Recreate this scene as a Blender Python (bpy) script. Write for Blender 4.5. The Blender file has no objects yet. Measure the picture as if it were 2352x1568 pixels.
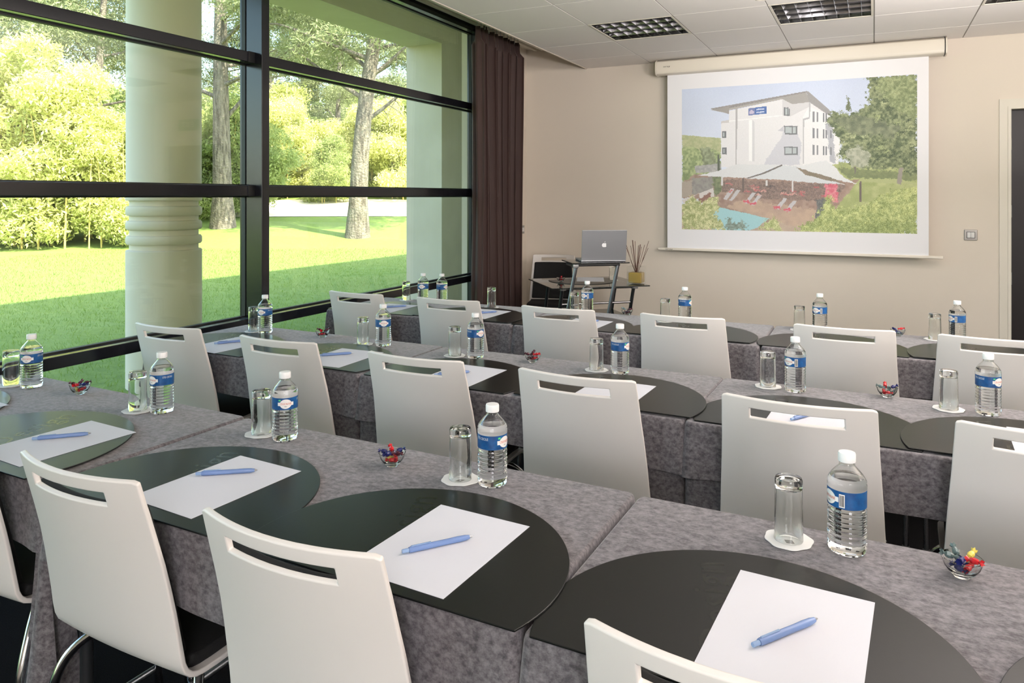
import bpy, bmesh, math, random
import numpy as np
from mathutils import Vector, Matrix, Euler
PI = math.pi
C = bpy.context.scene.collection
rnd = random.Random(7)
R_ = math.radians

# ------------------------------------------------------------------ helpers
def lin(c):
    return tuple(((v/255)/12.92 if v/255 <= .04045 else ((v/255+.055)/1.055)**2.4) for v in c)

def mat(name, rgb, rough=.6, metal=0, spec=.5, **kw):
    m = bpy.data.materials.new(name); m.use_nodes = True
    nt = m.node_tree; b = nt.nodes['Principled BSDF']
    b.inputs['Base Color'].default_value = (*lin(rgb), 1)
    b.inputs['Roughness'].default_value = rough
    b.inputs['Metallic'].default_value = metal
    b.inputs['Specular IOR Level'].default_value = spec
    for k, v in kw.get('set', {}).items(): b.inputs[k].default_value = v
    tc = None
    def coord(sc):
        t = nt.nodes.new('ShaderNodeTexCoord'); mp = nt.nodes.new('ShaderNodeMapping')
        mp.inputs['Scale'].default_value = sc if isinstance(sc, tuple) else (sc, sc, sc)
        nt.links.new(t.outputs['Object'], mp.inputs['Vector']); return mp.outputs['Vector']
    if 'rgb2' in kw:   # colour variation of the thing itself
        n = nt.nodes.new('ShaderNodeTexNoise'); n.inputs['Scale'].default_value = 1
        n.inputs['Detail'].default_value = kw.get('detail', 5); n.inputs['Roughness'].default_value = kw.get('nrough', .6)
        nt.links.new(coord(kw.get('nscale', 10)), n.inputs['Vector'])
        r = nt.nodes.new('ShaderNodeValToRGB')
        r.color_ramp.elements[0].position = kw.get('lo', .35); r.color_ramp.elements[1].position = kw.get('hi', .65)
        r.color_ramp.elements[0].color = (*lin(rgb), 1); r.color_ramp.elements[1].color = (*lin(kw['rgb2']), 1)
        nt.links.new(n.outputs['Fac'], r.inputs['Fac']); nt.links.new(r.outputs['Color'], b.inputs['Base Color'])
    if 'bump' in kw:
        n = nt.nodes.new('ShaderNodeTexNoise'); n.inputs['Scale'].default_value = 1; n.inputs['Detail'].default_value = 4
        nt.links.new(coord(kw.get('bscale', 60)), n.inputs['Vector'])
        bp = nt.nodes.new('ShaderNodeBump'); bp.inputs['Strength'].default_value = kw['bump']
        bp.inputs['Distance'].default_value = kw.get('bdist', .002)
        nt.links.new(n.outputs['Fac'], bp.inputs['Height']); nt.links.new(bp.outputs['Normal'], b.inputs['Normal'])
    return m

def mesh_obj(name, me, m, parent=None, smooth=0):
    o = bpy.data.objects.new(name, me); C.objects.link(o)
    if m is not None:
        for q in (m if isinstance(m, (list, tuple)) else [m]): me.materials.append(q)
    if parent is not None: o.parent = parent
    if smooth:
        me.shade_smooth(); me.set_sharp_from_angle(angle=R_(smooth))
    return o

def obj(name, bm, m, parent=None, smooth=0, recalc=True):
    if recalc: bmesh.ops.recalc_face_normals(bm, faces=bm.faces)
    me = bpy.data.meshes.new(name); bm.to_mesh(me); bm.free()
    return mesh_obj(name, me, m, parent, smooth)

def tag(o, label=None, cat=None, group=None, kind=None):
    if label: o['label'] = label
    if cat: o['category'] = cat
    if group: o['group'] = group
    if kind: o['kind'] = kind
    return o

def empty(name, loc=(0, 0, 0), rz=0, label=None, cat=None, group=None, kind=None):
    o = bpy.data.objects.new(name, None); C.objects.link(o); o.location = loc; o.rotation_euler = (0, 0, rz)
    o.empty_display_size = .1
    return tag(o, label, cat, group, kind)

def copy_tree(o, parent=None):
    c = o.copy(); C.objects.link(c)
    if parent is not None: c.parent = parent
    for ch in list(o.children): copy_tree(ch, c)
    return c

def bake(o):
    dg = bpy.context.evaluated_depsgraph_get(); dg.update()
    me = bpy.data.meshes.new_from_object(o.evaluated_get(dg)); o.modifiers.clear(); o.data = me
    return o

def bevel(o, w, seg=2, ang=40):
    md = o.modifiers.new('b', 'BEVEL'); md.width = w; md.segments = seg; md.limit_method = 'ANGLE'; md.angle_limit = R_(ang)
    o.data.shade_smooth()
    wn = o.modifiers.new('w', 'WEIGHTED_NORMAL'); wn.mode = 'FACE_AREA'; wn.weight = 60; wn.keep_sharp = True
    bake(o); return o

def box(bm, lo, hi, M=None):
    x0, y0, z0 = lo; x1, y1, z1 = hi
    v = [Vector(p) for p in ((x0,y0,z0),(x1,y0,z0),(x1,y1,z0),(x0,y1,z0),(x0,y0,z1),(x1,y0,z1),(x1,y1,z1),(x0,y1,z1))]
    if M is not None: v = [M @ p for p in v]
    v = [bm.verts.new(p) for p in v]
    for f in ((0,3,2,1),(4,5,6,7),(0,1,5,4),(1,2,6,5),(2,3,7,6),(3,0,4,7)): bm.faces.new([v[i] for i in f])
    return bm

def boxo(name, lo, hi, m, parent=None, bev=0, M=None):
    o = obj(name, box(bmesh.new(), lo, hi, M), m, parent)
    return bevel(o, bev) if bev else o

def lathe(bm, prof, seg=32, cap0=True, cap1=True, flip=False, M=None):
    rings = []
    for r, z in prof:
        ring = []
        for i in range(seg):
            a = 2*PI*i/seg; p = Vector((r*math.cos(a), r*math.sin(a), z))
            ring.append(bm.verts.new(M @ p if M is not None else p))
        rings.append(ring)
    fs = []
    for a, b in zip(rings, rings[1:]):
        for i in range(seg):
            j = (i+1) % seg; fs.append(bm.faces.new((a[i], a[j], b[j], b[i])))
    if cap0: fs.append(bm.faces.new(rings[0][::-1]))
    if cap1: fs.append(bm.faces.new(rings[-1]))
    if flip: bmesh.ops.reverse_faces(bm, faces=fs)
    return bm

def tube(bm, pts, r, seg=10, closed=False):
    pts = [Vector(p) for p in pts]; rs = r if isinstance(r, (list, tuple)) else [r]*len(pts)
    rings = []; up = Vector((0, 0, 1)); n = len(pts); prev = None
    for i, p in enumerate(pts):
        t = (pts[min(i+1, n-1)] - pts[max(i-1, 0)]).normalized()
        if prev is None:
            a = t.cross(up if abs(t.z) < .9 else Vector((1, 0, 0))).normalized()
        else:
            a = (prev - t*prev.dot(t)).normalized()
        prev = a; b = t.cross(a)
        rings.append([bm.verts.new(p + (a*math.cos(2*PI*k/seg) + b*math.sin(2*PI*k/seg))*rs[i]) for k in range(seg)])
    for a, b in zip(rings, rings[1:]):
        for k in range(seg): bm.faces.new((a[k], a[(k+1) % seg], b[(k+1) % seg], b[k]))
    bm.faces.new(rings[0][::-1]); bm.faces.new(rings[-1])
    return bm

def smoothpath(pts, n=6):
    pts = [Vector(p) for p in pts]; out = []
    P = [pts[0]] + pts + [pts[-1]]
    for i in range(1, len(P)-2):
        for k in range(n):
            t = k/n; a, b, c, d = P[i-1], P[i], P[i+1], P[i+2]
            out.append(.5*((2*b) + (c-a)*t + (2*a-5*b+4*c-d)*t*t + (3*b-a-3*c+d)*t**3))
    return out + [pts[-1]]

def prism(bm, pts, z0, z1, M=None):
    T = (lambda p: M @ Vector(p)) if M is not None else Vector
    a = [bm.verts.new(T((x, y, z0))) for x, y in pts]; b = [bm.verts.new(T((x, y, z1))) for x, y in pts]
    n = len(pts)
    for i in range(n): bm.faces.new((a[i], a[(i+1) % n], b[(i+1) % n], b[i]))
    bm.faces.new(a[::-1]); bm.faces.new(b); return bm

def thick_sheet(P, N, t, off=0, hole=lambda i, j: False):
    """P,N grids [i][j] of Vectors -> closed sheet from off to off+t along the normal"""
    bm = bmesh.new(); ni, nj = len(P), len(P[0])
    A = [[bm.verts.new(P[i][j] + N[i][j]*off) for j in range(nj)] for i in range(ni)]
    B = [[bm.verts.new(P[i][j] + N[i][j]*(off+t)) for j in range(nj)] for i in range(ni)]
    ed = {}
    for i in range(ni-1):
        for j in range(nj-1):
            if hole(i, j): continue
            q = [(i, j), (i+1, j), (i+1, j+1), (i, j+1)]
            bm.faces.new([A[a][b] for a, b in q]); bm.faces.new([B[a][b] for a, b in q[::-1]])
            for k in range(4):
                e = frozenset((q[k], q[(k+1) % 4])); ed[e] = ed.get(e, 0)+1
    for e, c in ed.items():
        if c == 1:
            (a, b), (c_, d) = tuple(e)
            bm.faces.new((A[a][b], A[c_][d], B[c_][d], B[a][b]))
    loose = [v for v in bm.verts if not v.link_faces]
    bmesh.ops.delete(bm, geom=loose, context='VERTS')
    return bm

def text_polys(s, size, extrude=0, space=1.0):
    cu = bpy.data.curves.new('t', 'FONT'); cu.body = s; cu.size = size; cu.align_x = 'CENTER'; cu.align_y = 'CENTER'
    cu.resolution_u = 2; cu.extrude = extrude; cu.space_character = space
    o = bpy.data.objects.new('t', cu); C.objects.link(o)
    dg = bpy.context.evaluated_depsgraph_get(); dg.update()
    me = bpy.data.meshes.new_from_object(o.evaluated_get(dg))
    bpy.data.objects.remove(o); bpy.data.curves.remove(cu)
    return me

def np_mesh(name, V, F4):
    me = bpy.data.meshes.new(name); nf = len(F4)
    me.vertices.add(len(V)); me.vertices.foreach_set('co', np.ascontiguousarray(V, dtype=np.float32).ravel())
    me.loops.add(nf*4); me.loops.foreach_set('vertex_index', np.ascontiguousarray(F4, dtype=np.int32).ravel())
    me.polygons.add(nf); me.polygons.foreach_set('loop_start', np.arange(0, nf*4, 4, dtype=np.int32))
    me.polygons.foreach_set('loop_total', np.full(nf, 4, dtype=np.int32))
    me.update(calc_edges=True); return me

ORD = ['nearest the window', 'second from the window', 'third from the window', 'fourth from the window',
       'fifth from the window', 'sixth from the window']

# ------------------------------------------------------------------ materials
M_wall = mat('wall_paint', (217, 207, 193), .75, bump=.05, bscale=180, bdist=.001)
M_ceil = mat('ceiling_tile', (236, 231, 227), .85, bump=.15, bscale=140, bdist=.001)
M_grid = mat('ceiling_grid', (150, 146, 139), .6)
M_white = mat('white_trim', (214, 208, 194), .5)
M_carpet = mat('black_carpet', (14, 13, 14), 1, 0, .05, rgb2=(26, 25, 26), nscale=300, bump=.5, bscale=400)
M_frame = mat('anodised_frame', (26, 26, 31), .18, 0, .5)
M_gasket = mat('black_gasket', (8, 8, 8), .5)
M_shell = mat('white_chair_shell', (226, 221, 216), .38, 0, .4)
M_pad = mat('black_upholstery', (17, 17, 18), .85, bump=.3, bscale=500)
M_chrome = mat('chrome', (205, 205, 208), .12, 1)
M_rubber = mat('rubber', (15, 15, 15), .7)
M_cloth = mat('grey_velvet_cloth', (74, 71, 74), .9, 0, .2, rgb2=(124, 120, 123), nscale=(70, 96, 90), lo=.36, hi=.64, detail=7, nrough=.7, bump=.3, bscale=70, bdist=.004,
              set={'Sheen Weight': .35, 'Sheen Roughness': .4})
M_board = mat('table_board', (120, 95, 70), .5)
M_mat = mat('black_vinyl_mat', (19, 20, 19), .3, 0, .34, bump=.04, bscale=120, bdist=.001)
M_matletter = mat('mat_lettering', (23, 25, 22), .22, 0, .42)
M_paper = mat('paper', (214, 215, 222), .7)
M_pen = mat('blue_pen_plastic', (122, 150, 202), .25, 0, .5, set={'Transmission Weight': .25})
M_penlight = mat('pale_blue_plastic', (165, 195, 235), .2, 0, .5, set={'Transmission Weight': .4})
M_steel = mat('steel', (170, 172, 175), .3, 1)
M_curtain = mat('brown_curtain', (58, 38, 33), .62, 0, .3, bump=.1, bscale=300, set={'Sheen Weight': .2})
M_coaster = mat('coaster_paper', (236, 236, 234), .8)
M_greyink = mat('grey_ink', (130, 130, 128), .7)
M_cap = mat('white_cap', (240, 240, 240), .35)
M_label = mat('blue_label', (6, 62, 118), .4, rgb2=(12, 84, 142), nscale=60)
M_badge = mat('label_badge', (232, 230, 228), .4)
M_orange = mat('label_orange', (214, 110, 80), .4)
M_ink = mat('black_ink', (15, 15, 18), .5)
M_green = mat('label_green', (90, 200, 120), .4)
M_darkdoor = mat('dark_door', (24, 19, 18), .4, 0, .3)
M_plate = mat('grey_plate', (150, 146, 140), .35, .3)
M_rocker = mat('rocker', (215, 213, 210), .4)
M_case = mat('screen_case', (226, 218, 204), .4)
M_fabric = mat('screen_fabric', (237, 236, 239), .8)
M_black = mat('black_metal', (22, 22, 24), .4, .2)
M_alu = mat('laptop_aluminium', (158, 160, 164), .38, .75)
M_logo = mat('logo_white', (245, 245, 248), .3)
M_desk = mat('smoked_glass', (70, 72, 70), .05, 0, .6, set={'Transmission Weight': .7, 'IOR': 1.45})
M_deskleg = mat('brushed_leg', (105, 108, 112), .3, .9)
M_gold = mat('gold_liquid', (150, 128, 66), .3, 0, .5)
M_reed = mat('reed', (96, 62, 48), .7)
M_conc = mat('concrete', (204, 192, 174), .85, rgb2=(213, 202, 185), nscale=2.2, detail=8, bump=.12, bscale=9, bdist=.01)
M_conc2 = mat('column_concrete', (214, 203, 186), .85, bump=.1, bscale=14, bdist=.008)
M_facade = mat('facade', (226, 222, 212), .9)
M_lawn = mat('lawn', (92, 118, 46), .95, rgb2=(136, 156, 76), nscale=9, detail=10, nrough=.85, lo=.3, hi=.7, bump=.8, bscale=60, bdist=.03)
M_blade = None
M_gravel = mat('pale_gravel', (226, 214, 196), .95, rgb2=(244, 236, 222), nscale=4)
M_bark = mat('pine_bark', (84, 76, 68), .95, rgb2=(132, 122, 110), nscale=(14, 14, 2.6), detail=8, lo=.38, hi=.6, bump=1, bscale=18, bdist=.05)
M_culm = mat('bamboo_stem', (205, 180, 110), .6)
M_red = mat('sweet_red', (190, 30, 38), .25); M_navy = mat('sweet_blue', (28, 34, 92), .25)
M_yellow = mat('sweet_yellow', (214, 196, 90), .25); M_teal = mat('sweet_grey', (90, 108, 108), .25)
M_wrap = mat('sweet_purple', (70, 26, 40), .25)
M_refl = mat('reflector', (215, 215, 215), .12, 1)
M_blade2 = mat('louvre_blade', (120, 118, 118), .16, 1)
M_tubeoff = mat('fluorescent_tube', (235, 235, 230), .3)
M_exit = mat('exit_green', (30, 130, 80), .4)

def leafmat(name, a, b, tr):
    m = mat(name, a, .6, 0, .3, rgb2=b, nscale=.9, detail=6, nrough=.8, lo=.3, hi=.7)
    nt = m.node_tree; p = nt.nodes['Principled BSDF']; ramp = [n for n in nt.nodes if n.bl_idname == 'ShaderNodeValToRGB'][0]
    t = nt.nodes.new('ShaderNodeBsdfTranslucent'); x = nt.nodes.new('ShaderNodeMixShader'); x.inputs[0].default_value = tr
    nt.links.new(ramp.outputs['Color'], t.inputs['Color'])
    nt.links.new(p.outputs[0], x.inputs[1]); nt.links.new(t.outputs[0], x.inputs[2])
    nt.links.new(x.outputs[0], nt.nodes['Material Output'].inputs['Surface']); return m
M_leafA = leafmat('bright_leaf', (176, 184, 104), (226, 222, 158), .4)
M_blade = leafmat('grass_blade', (104, 132, 52), (148, 168, 84), .6)
M_leafB = leafmat('green_leaf', (124, 144, 82), (186, 192, 124), .4)
M_needle = leafmat('pine_needle', (104, 114, 80), (156, 160, 118), .3)

def clearglass(name, ior, tint=(1, 1, 1)):
    m = bpy.data.materials.new(name); m.use_nodes = True; nt = m.node_tree
    nt.nodes.remove(nt.nodes['Principled BSDF']); g = nt.nodes.new('ShaderNodeBsdfGlass')
    g.inputs['IOR'].default_value = ior; g.inputs['Roughness'].default_value = 0; g.inputs['Color'].default_value = (*tint, 1)
    nt.links.new(g.outputs[0], nt.nodes['Material Output'].inputs['Surface']); return m

def panemat(name, tint):
    """thin sheet: straight transmission with a tint, mirror reflection by Fresnel (same IOR entering and leaving)"""
    m = bpy.data.materials.new(name); m.use_nodes = True; nt = m.node_tree
    nt.nodes.remove(nt.nodes['Principled BSDF'])
    t = nt.nodes.new('ShaderNodeBsdfTransparent'); t.inputs[0].default_value = (*tint, 1)
    g = nt.nodes.new('ShaderNodeBsdfGlossy'); g.inputs['Roughness'].default_value = 0
    f = nt.nodes.new('ShaderNodeFresnel'); ge = nt.nodes.new('ShaderNodeNewGeometry')
    mr = nt.nodes.new('ShaderNodeMapRange'); mr.inputs['To Min'].default_value = 1.5; mr.inputs['To Max'].default_value = 1/1.5
    nt.links.new(ge.outputs['Backfacing'], mr.inputs['Value']); nt.links.new(mr.outputs[0], f.inputs['IOR'])
    x = nt.nodes.new('ShaderNodeMixShader'); nt.links.new(f.outputs[0], x.inputs[0])
    nt.links.new(t.outputs[0], x.inputs[1]); nt.links.new(g.outputs[0], x.inputs[2])
    nt.links.new(x.outputs[0], nt.nodes['Material Output'].inputs['Surface']); return m
M_pane = panemat('green_tinted_pane', (.94, .968, .895))
M_thin = panemat('clear_thin_sheet', (.985, .99, .985))
M_water = clearglass('bottled_water', 1.33, (.985, .99, .99))
M_tumbler = clearglass('tumbler_glass', 1.45, (.985, .99, .985))

# ------------------------------------------------------------------ room shell
XW, XR, YB, YF = -3.04, 2.27, 6.5, -3.2
def struct(name, lo, hi, m, bev=0):
    return tag(boxo(name, lo, hi, m, None, bev), kind='structure')
struct('floor', (XW-.05, YF, -.1), (XR, YB, 0), M_carpet)
# back wall with a door opening (built from four blocks joined in one mesh)
bm = bmesh.new()
DX0, DX1, DZ = .907, 2.07, 2.05
box(bm, (XW-.1, YB, 0), (DX0, YB+.2, 2.95)); box(bm, (DX1, YB, 0), (XR+.2, YB+.2, 2.95)); box(bm, (DX0, YB, DZ), (DX1, YB+.2, 2.95))
tag(obj('wall_back', bm, M_wall), kind='structure')
struct('wall_right', (XR, YF, 0), (XR+.2, YB, 2.95), M_wall)
struct('wall_front', (XW-.1, YF-.2, 0), (XR+.2, YF, 2.95), M_wall)
struct('wall_window', (XW-.12, 5.45, 0), (XW, YB, 2.95), M_wall)
# suspended ceiling: slab with tile joints, and the higher curtain pocket beside the window
CE = -2.415; ZC = 2.603
ceil = struct('ceiling', (CE, YF, ZC), (XR, YB, ZC+.06), M_ceil)
# holes for fixtures are fitted as recesses below a cut ceiling
LIGHTS = [(-1.5, 5.145), (-.3, 5.145), (.9, 5.145), (-1.5, 2.745), (-.3, 2.745), (.9, 2.745), (-1.5, .345), (-.3, .345), (.9, .345), (-1.5, -2.055), (-.3, -2.055), (.9, -2.055)]
bpy.data.objects.remove(ceil)
bm = bmesh.new(); bmg = bmesh.new()
xs = [CE] + [-1.8+.6*i for i in range(7)] + [XR]; ys = [YF]+[-2.955+.6*i for i in range(16)]+[YB]
for i in range(len(xs)-1):
    for j in range(len(ys)-1):
        cx, cy = (xs[i]+xs[i+1])/2, (ys[j]+ys[j+1])/2
        if any(abs(cx-a) < .2 and abs(cy-b) < .2 for a, b in LIGHTS) and 0 < i < len(xs)-2: continue
        g = .004
        box(bm, (xs[i]+g, ys[j]+g, ZC), (xs[i+1]-g, ys[j+1]-g, ZC+.02))
for x in xs[:-1]: box(bmg, (x-.010, YF, ZC+.003), (x+.010, YB, ZC+.008))
for y in ys[1:-1]: box(bmg, (CE, y-.006, ZC+.004), (XR, y+.006, ZC+.009))
tag(obj('ceiling', bm, M_ceil), kind='structure'); tag(obj('ceiling_grid', bmg, M_grid), kind='structure')
struct('ceiling_void', (CE, YF, 2.84), (XR, YB, 2.9), M_black)
struct('trim_1', (CE-.014, YF, ZC-.004), (CE, YB, 2.83), M_wall)
struct('ceiling_pocket', (XW-.1, YF, 2.83), (CE, YB, 2.92), M_white)
bm = bmesh.new()
for x in (-2.93, -2.86, -2.79): box(bm, (x-.012, YF, 2.808), (x+.012, YB-.02, 2.829))
tag(obj('trim_2', bm, M_white), kind='structure')

# window wall: bays with mullions, transoms and tinted panes
XG, XT, XM = -3.045, -2.968, -2.915
bays = [(-4.45+1.25, -1.96), (-1.96, .49), (.49, 2.945), (2.945, 5.42)]
zt = [(0, .055), (.706, .757), (1.407, 1.463), (2.117, 2.172), (2.768, 2.825)]
for k, (y0, y1) in enumerate(bays):
    w = empty(f'window_{k+1}', (XG, y0, 0), kind='structure')
    inv = Matrix.Translation((-XG, -y0, 0))
    for z0, z1 in zt:
        boxo('transom', (XG-.03, y0+.026, z0), (XT, y1-.026, z1), M_frame, w, .003, inv)
        if z0 > .1 and z0 < 2.7:
            boxo('transom_sleeve', (XG+.012, y0+.025, z0-.002), (XT+.002, y0+.03, z1+.002), M_gasket, w, 0, inv)
            boxo('transom_sleeve', (XG+.012, y1-.07, z0-.002), (XT+.003, y1-.025, z1+.002), M_gasket, w, .002, inv)
    for a, b in zip(zt, zt[1:]):
        boxo('pane', (XG-.006, y0+.02, a[1]-.004), (XG+.006, y1-.02, b[0]+.004), M_pane, w, 0, inv)
        bm = bmesh.new()
        box(bm, (XG-.012, y0+.026, a[1]), (XG+.014, y1-.026, a[1]+.007), inv); box(bm, (XG-.012, y0+.026, b[0]-.007), (XG+.014, y1-.026, b[0]), inv)
        box(bm, (XG-.012, y0+.026, a[1]), (XG+.014, y0+.032, b[0]), inv); box(bm, (XG-.012, y1-.032, a[1]), (XG+.014, y1-.026, b[0]), inv)
        obj('gasket', bm, M_gasket, w)
    bm = bmesh.new()
    box(bm, (XG-.03, y1-.027, 0), (XM, y1+.027, 2.828), inv)
    o = obj('mullion', bm, M_frame, w); bevel(o, .003)

# door
d = empty('door_1', (DX0, YB, 0), kind='structure')
inv = Matrix.Translation((-DX0, -YB, 0))
boxo('door_leaf', (DX0+.004, YB+.05, .005), ((DX0+DX1)/2-.002, YB+.09, DZ-.004), M_darkdoor, d, .002, inv)
boxo('door_leaf', ((DX0+DX1)/2+.002, YB+.05, .005), (DX1-.004, YB+.09, DZ-.004), M_darkdoor, d, .002, inv)
bm = bmesh.new()
box(bm, (DX0-.073, YB-.012, 0), (DX0, YB, DZ+.075), inv); box(bm, (DX1, YB-.012, 0), (DX1+.073, YB, DZ+.075), inv); box(bm, (DX0, YB-.012, DZ), (DX1, YB, DZ+.075), inv)
box(bm, (DX0-.02, YB-.018, 0), (DX0, YB-.012, DZ+.02), inv)
obj('door_frame', bm, M_white, d)
bm = bmesh.new(); tube(bm, [(.62, .045, 1.05), (.62, -.0, 1.05), (.74, -.0, 1.05)], .009); obj('door_handle', bm, M_steel, d)
bm = bmesh.new()
for k in range(4): lathe(bm, [(.008, 0), (.008, .09)], 10, M=Matrix.Translation((.004, -.012+.052, .25+k*.5)))
obj('hinge', bm, M_steel, d)
struct('baseboard_back', (XW, YB-.012, 0), (DX0-.073, YB, .08), M_white)
# exit sign over the door (seen mirrored in the window)
e = empty('exit_sign', (1.62, YB-.02, 2.3), label='green exit sign mounted above the dark door', cat='sign')
boxo('sign_body', (-.17, -.01, -.07), (.17, .02, .07), M_exit, e, .004)
bm = bmesh.new(); me = text_polys('EXIT', .1); bm.from_mesh(me)
bmesh.ops.transform(bm, matrix=Matrix.Translation((0, -.0108, 0)) @ Matrix.Rotation(PI/2, 4, 'X'), verts=bm.verts)
obj('lettering', bm, M_logo, e, recalc=False)

# switches
def switch(name, loc, rz, label, w=.086, h=.08):
    s = empty(name, loc, rz, label, 'switch')
    boxo('plate', (-w/2, -.010, -h/2), (w/2, 0, h/2), M_plate, s, .004)
    boxo('bezel', (-w*.32, -.012, -h*.3), (w*.32, -.009, h*.3), M_black, s, .001)
    boxo('rocker', (-w*.28, -.015, -h*.26), (-.0008, -.0105, h*.26), M_rocker, s, .0015)
    boxo('rocker', (.0008, -.015, -h*.26), (w*.28, -.0105, h*.26), M_rocker, s, .0015)
switch('light_switch', (.653, YB, 1.115), 0, 'grey double rocker light switch on the cream wall beside the door')
switch('light_switch', (XW, 6.39, 1.087), PI/2, 'small grey switch on the narrow wall strip right of the curtain')

# ------------------------------------------------------------------ ceiling lights
def fixture(lit):
    r = empty('ceiling_light', (0, 0, 0))
    S = .297
    bm = bmesh.new()
    box(bm, (-S, -S, .10), (S, S, .105))
    for a in ((-S, -S, -S+.004, S), (S-.004, -S, S, S), (-S, -S, S, -S+.004), (-S, S-.004, S, S)):
        box(bm, (a[0], a[1], 0), (a[2], a[3], .10))
    obj('housing', bm, M_refl, r)
    bm = bmesh.new()
    for a in ((-S, -S, -S+.014, S), (S-.014, -S, S, S), (-S+.014, -S, S-.014, -S+.014), (-S+.014, S-.014, S-.014, S)):
        box(bm, (a[0], a[1], -.003), (a[2], a[3], .002))
    obj('rim', bm, M_white, r)
    for k in range(4):
        y = -S+.075+k*.148
        bm = bmesh.new(); tube(bm, [(-S+.01, y, .07), (S-.01, y, .07)], .008, 10)
        obj('lamp_tube', bm, M_tubeoff, r, 60)
    for k in range(7):      # curved V cross blades
        x = -S+.075+k*.075
        bm = bmesh.new(); prism(bm, [(-.009, .045), (-.003, .022), (-.0008, 0), (.0008, 0), (.003, .022), (.009, .045)], -S+.012, S-.012,
                                Matrix(((1, 0, 0, x), (0, 0, 1, 0), (0, 1, 0, 0), (0, 0, 0, 1))))
        obj('cross_blade', bm, M_blade2, r)
    for k in range(3):
        y = -S+.149+k*.148
        bm = bmesh.new(); prism(bm, [(-.016, .05), (-.005, .025), (-.001, 0), (.001, 0), (.005, .025), (.016, .05)], -S+.012, S-.012,
                                Matrix(((0, 0, 1, 0), (1, 0, 0, y), (0, 1, 0, 0), (0, 0, 0, 1))))
        obj('long_blade', bm, M_blade2, r)
    return r
fx = fixture(False)
FL = ['square louvre ceiling light nearest the window, above the screen end', 'square louvre ceiling light in the middle of the three before the screen', 'square louvre ceiling light at the top right edge, farthest from the window']
for i, (x, y) in enumerate(LIGHTS):
    o = fx if i == 0 else copy_tree(fx)
    o.location = (x, y, ZC+.001)
    if i < 3: tag(o, FL[i], 'ceiling light', 'louvre ceiling lights')
    else: tag(o, 'square louvre ceiling light of the rows above and behind the camera', 'ceiling light', 'louvre ceiling lights behind the frame')

def area(name, loc, size, power, col=(1, .95, .88), rot=(0, 0, 0), sy=None):
    l = bpy.data.lights.new(name, 'AREA'); l.energy = power; l.color = col; l.size = size
    if sy: l.shape = 'RECTANGLE'; l.size_y = sy
    o = bpy.data.objects.new(name, l); C.objects.link(o); o.location = loc; o.rotation_euler = rot; return o
WARM = (1, .94, .925)
area('added_bounce_fill', (.7, -1.6, 1.75), .5, 80, WARM, (PI, 0, 0))  # unseen lamp added behind the camera, evens the room light off the ceiling
area('added_bounce_fill', (1.2, 3.1, 1.5), .5, 195, WARM, (PI, 0, 0))  # unseen lamp added right of view, brightens ceiling and back wall
area('added_front_fill', (1.5, -2.4, 1.55), 1.2, 76, (.97, .95, 1), Vector((1.3, -4.5, 0)).to_track_quat('Z', 'Y').to_euler())  # unseen fill added behind the camera to brighten the chair backs
def spot(name, loc, to, power, ang, col, rad=.05):
    l = bpy.data.lights.new(name, 'SPOT'); l.energy = power; l.spot_size = ang; l.spot_blend = .9; l.color = col; l.shadow_soft_size = rad
    o = bpy.data.objects.new(name, l); C.objects.link(o); o.location = loc; o.rotation_euler = (Vector(loc)-Vector(to)).to_track_quat('Z', 'Y').to_euler()
spot('projector_beam', (-.42, 4.16, 2.45), (-.62, 6.4, 1.72), 26, R_(62), (1, .97, 1))
spot('added_wall_fill', (1.9, .1, 2.3), (-2.2, 6.5, 1.6), 360, R_(42), (1, .95, .93), .3)  # added spot without a fixture, brightens the left of the back wall
area('down_lamp', (1.5, 3.5, 2.58), .25, 9, WARM)

# ceiling projector (only its underside shows at the top edge)
p = empty('ceiling_projector', (-.46, 3.96, 2.435), R_(0), 'cream ceiling projector whose underside shows at the top edge', 'projector')
boxo('body', (-.11, -.12, 0), (.11, .12, .09), M_case, p, .02)
bm = bmesh.new(); tube(bm, [(0, 0, .085), (0, 0, .168)], .025); obj('mount_pole', bm, M_white, p, 50)
bm = bmesh.new(); lathe(bm, [(.035, 0), (.035, .03), (.028, .035)], 24, M=Matrix.Translation((.04, .11, .048)) @ Matrix.Rotation(-PI/2, 4, 'X')); obj('lens', bm, M_black, p, 50)

# ------------------------------------------------------------------ projection screen
YS = 6.40
sc = empty('projection_screen', (-.628, YS, .94), label='large white pull-down projection screen showing a photo of a white hotel', cat='screen')
inv = Matrix.Translation((.628, -YS, -.94))
bm = bmesh.new()
prof = [(0, 2.598), (-.075, 2.598), (-.105, 2.58), (-.112, 2.545), (-.112, 2.50), (-.10, 2.476), (-.07, 2.466), (0, 2.466)]
prism(bm, prof, -1.71, .478, inv @ Matrix(((0, 0, 1, 0), (1, 0, 0, YS+.045), (0, 1, 0, 0), (0, 0, 0, 1))))
o = obj('case', bm, M_case, sc); bevel(o, .004)
for x0, x1 in ((-1.722, -1.71), (.478, .49)):
    bm = bmesh.new(); prism(bm, [(a*1.03, (b-2.532)*1.04+2.532) for a, b in prof], x0, x1, inv @ Matrix(((0, 0, 1, 0), (1, 0, 0, YS+.045), (0, 1, 0, 0), (0, 0, 0, 1))))
    ec = obj('end_cap', bm, M_case, sc); bevel(ec, .003)
bm = bmesh.new(); prism(bm, [(a*1.012, (b-2.532)*1.02+2.532) for a, b in prof], .472, .4785, inv @ Matrix(((0, 0, 1, 0), (1, 0, 0, YS+.045), (0, 1, 0, 0), (0, 0, 0, 1))))
obj('end_joint', bm, M_black, sc)  # solid black band round the case beside the right end cap
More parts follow.
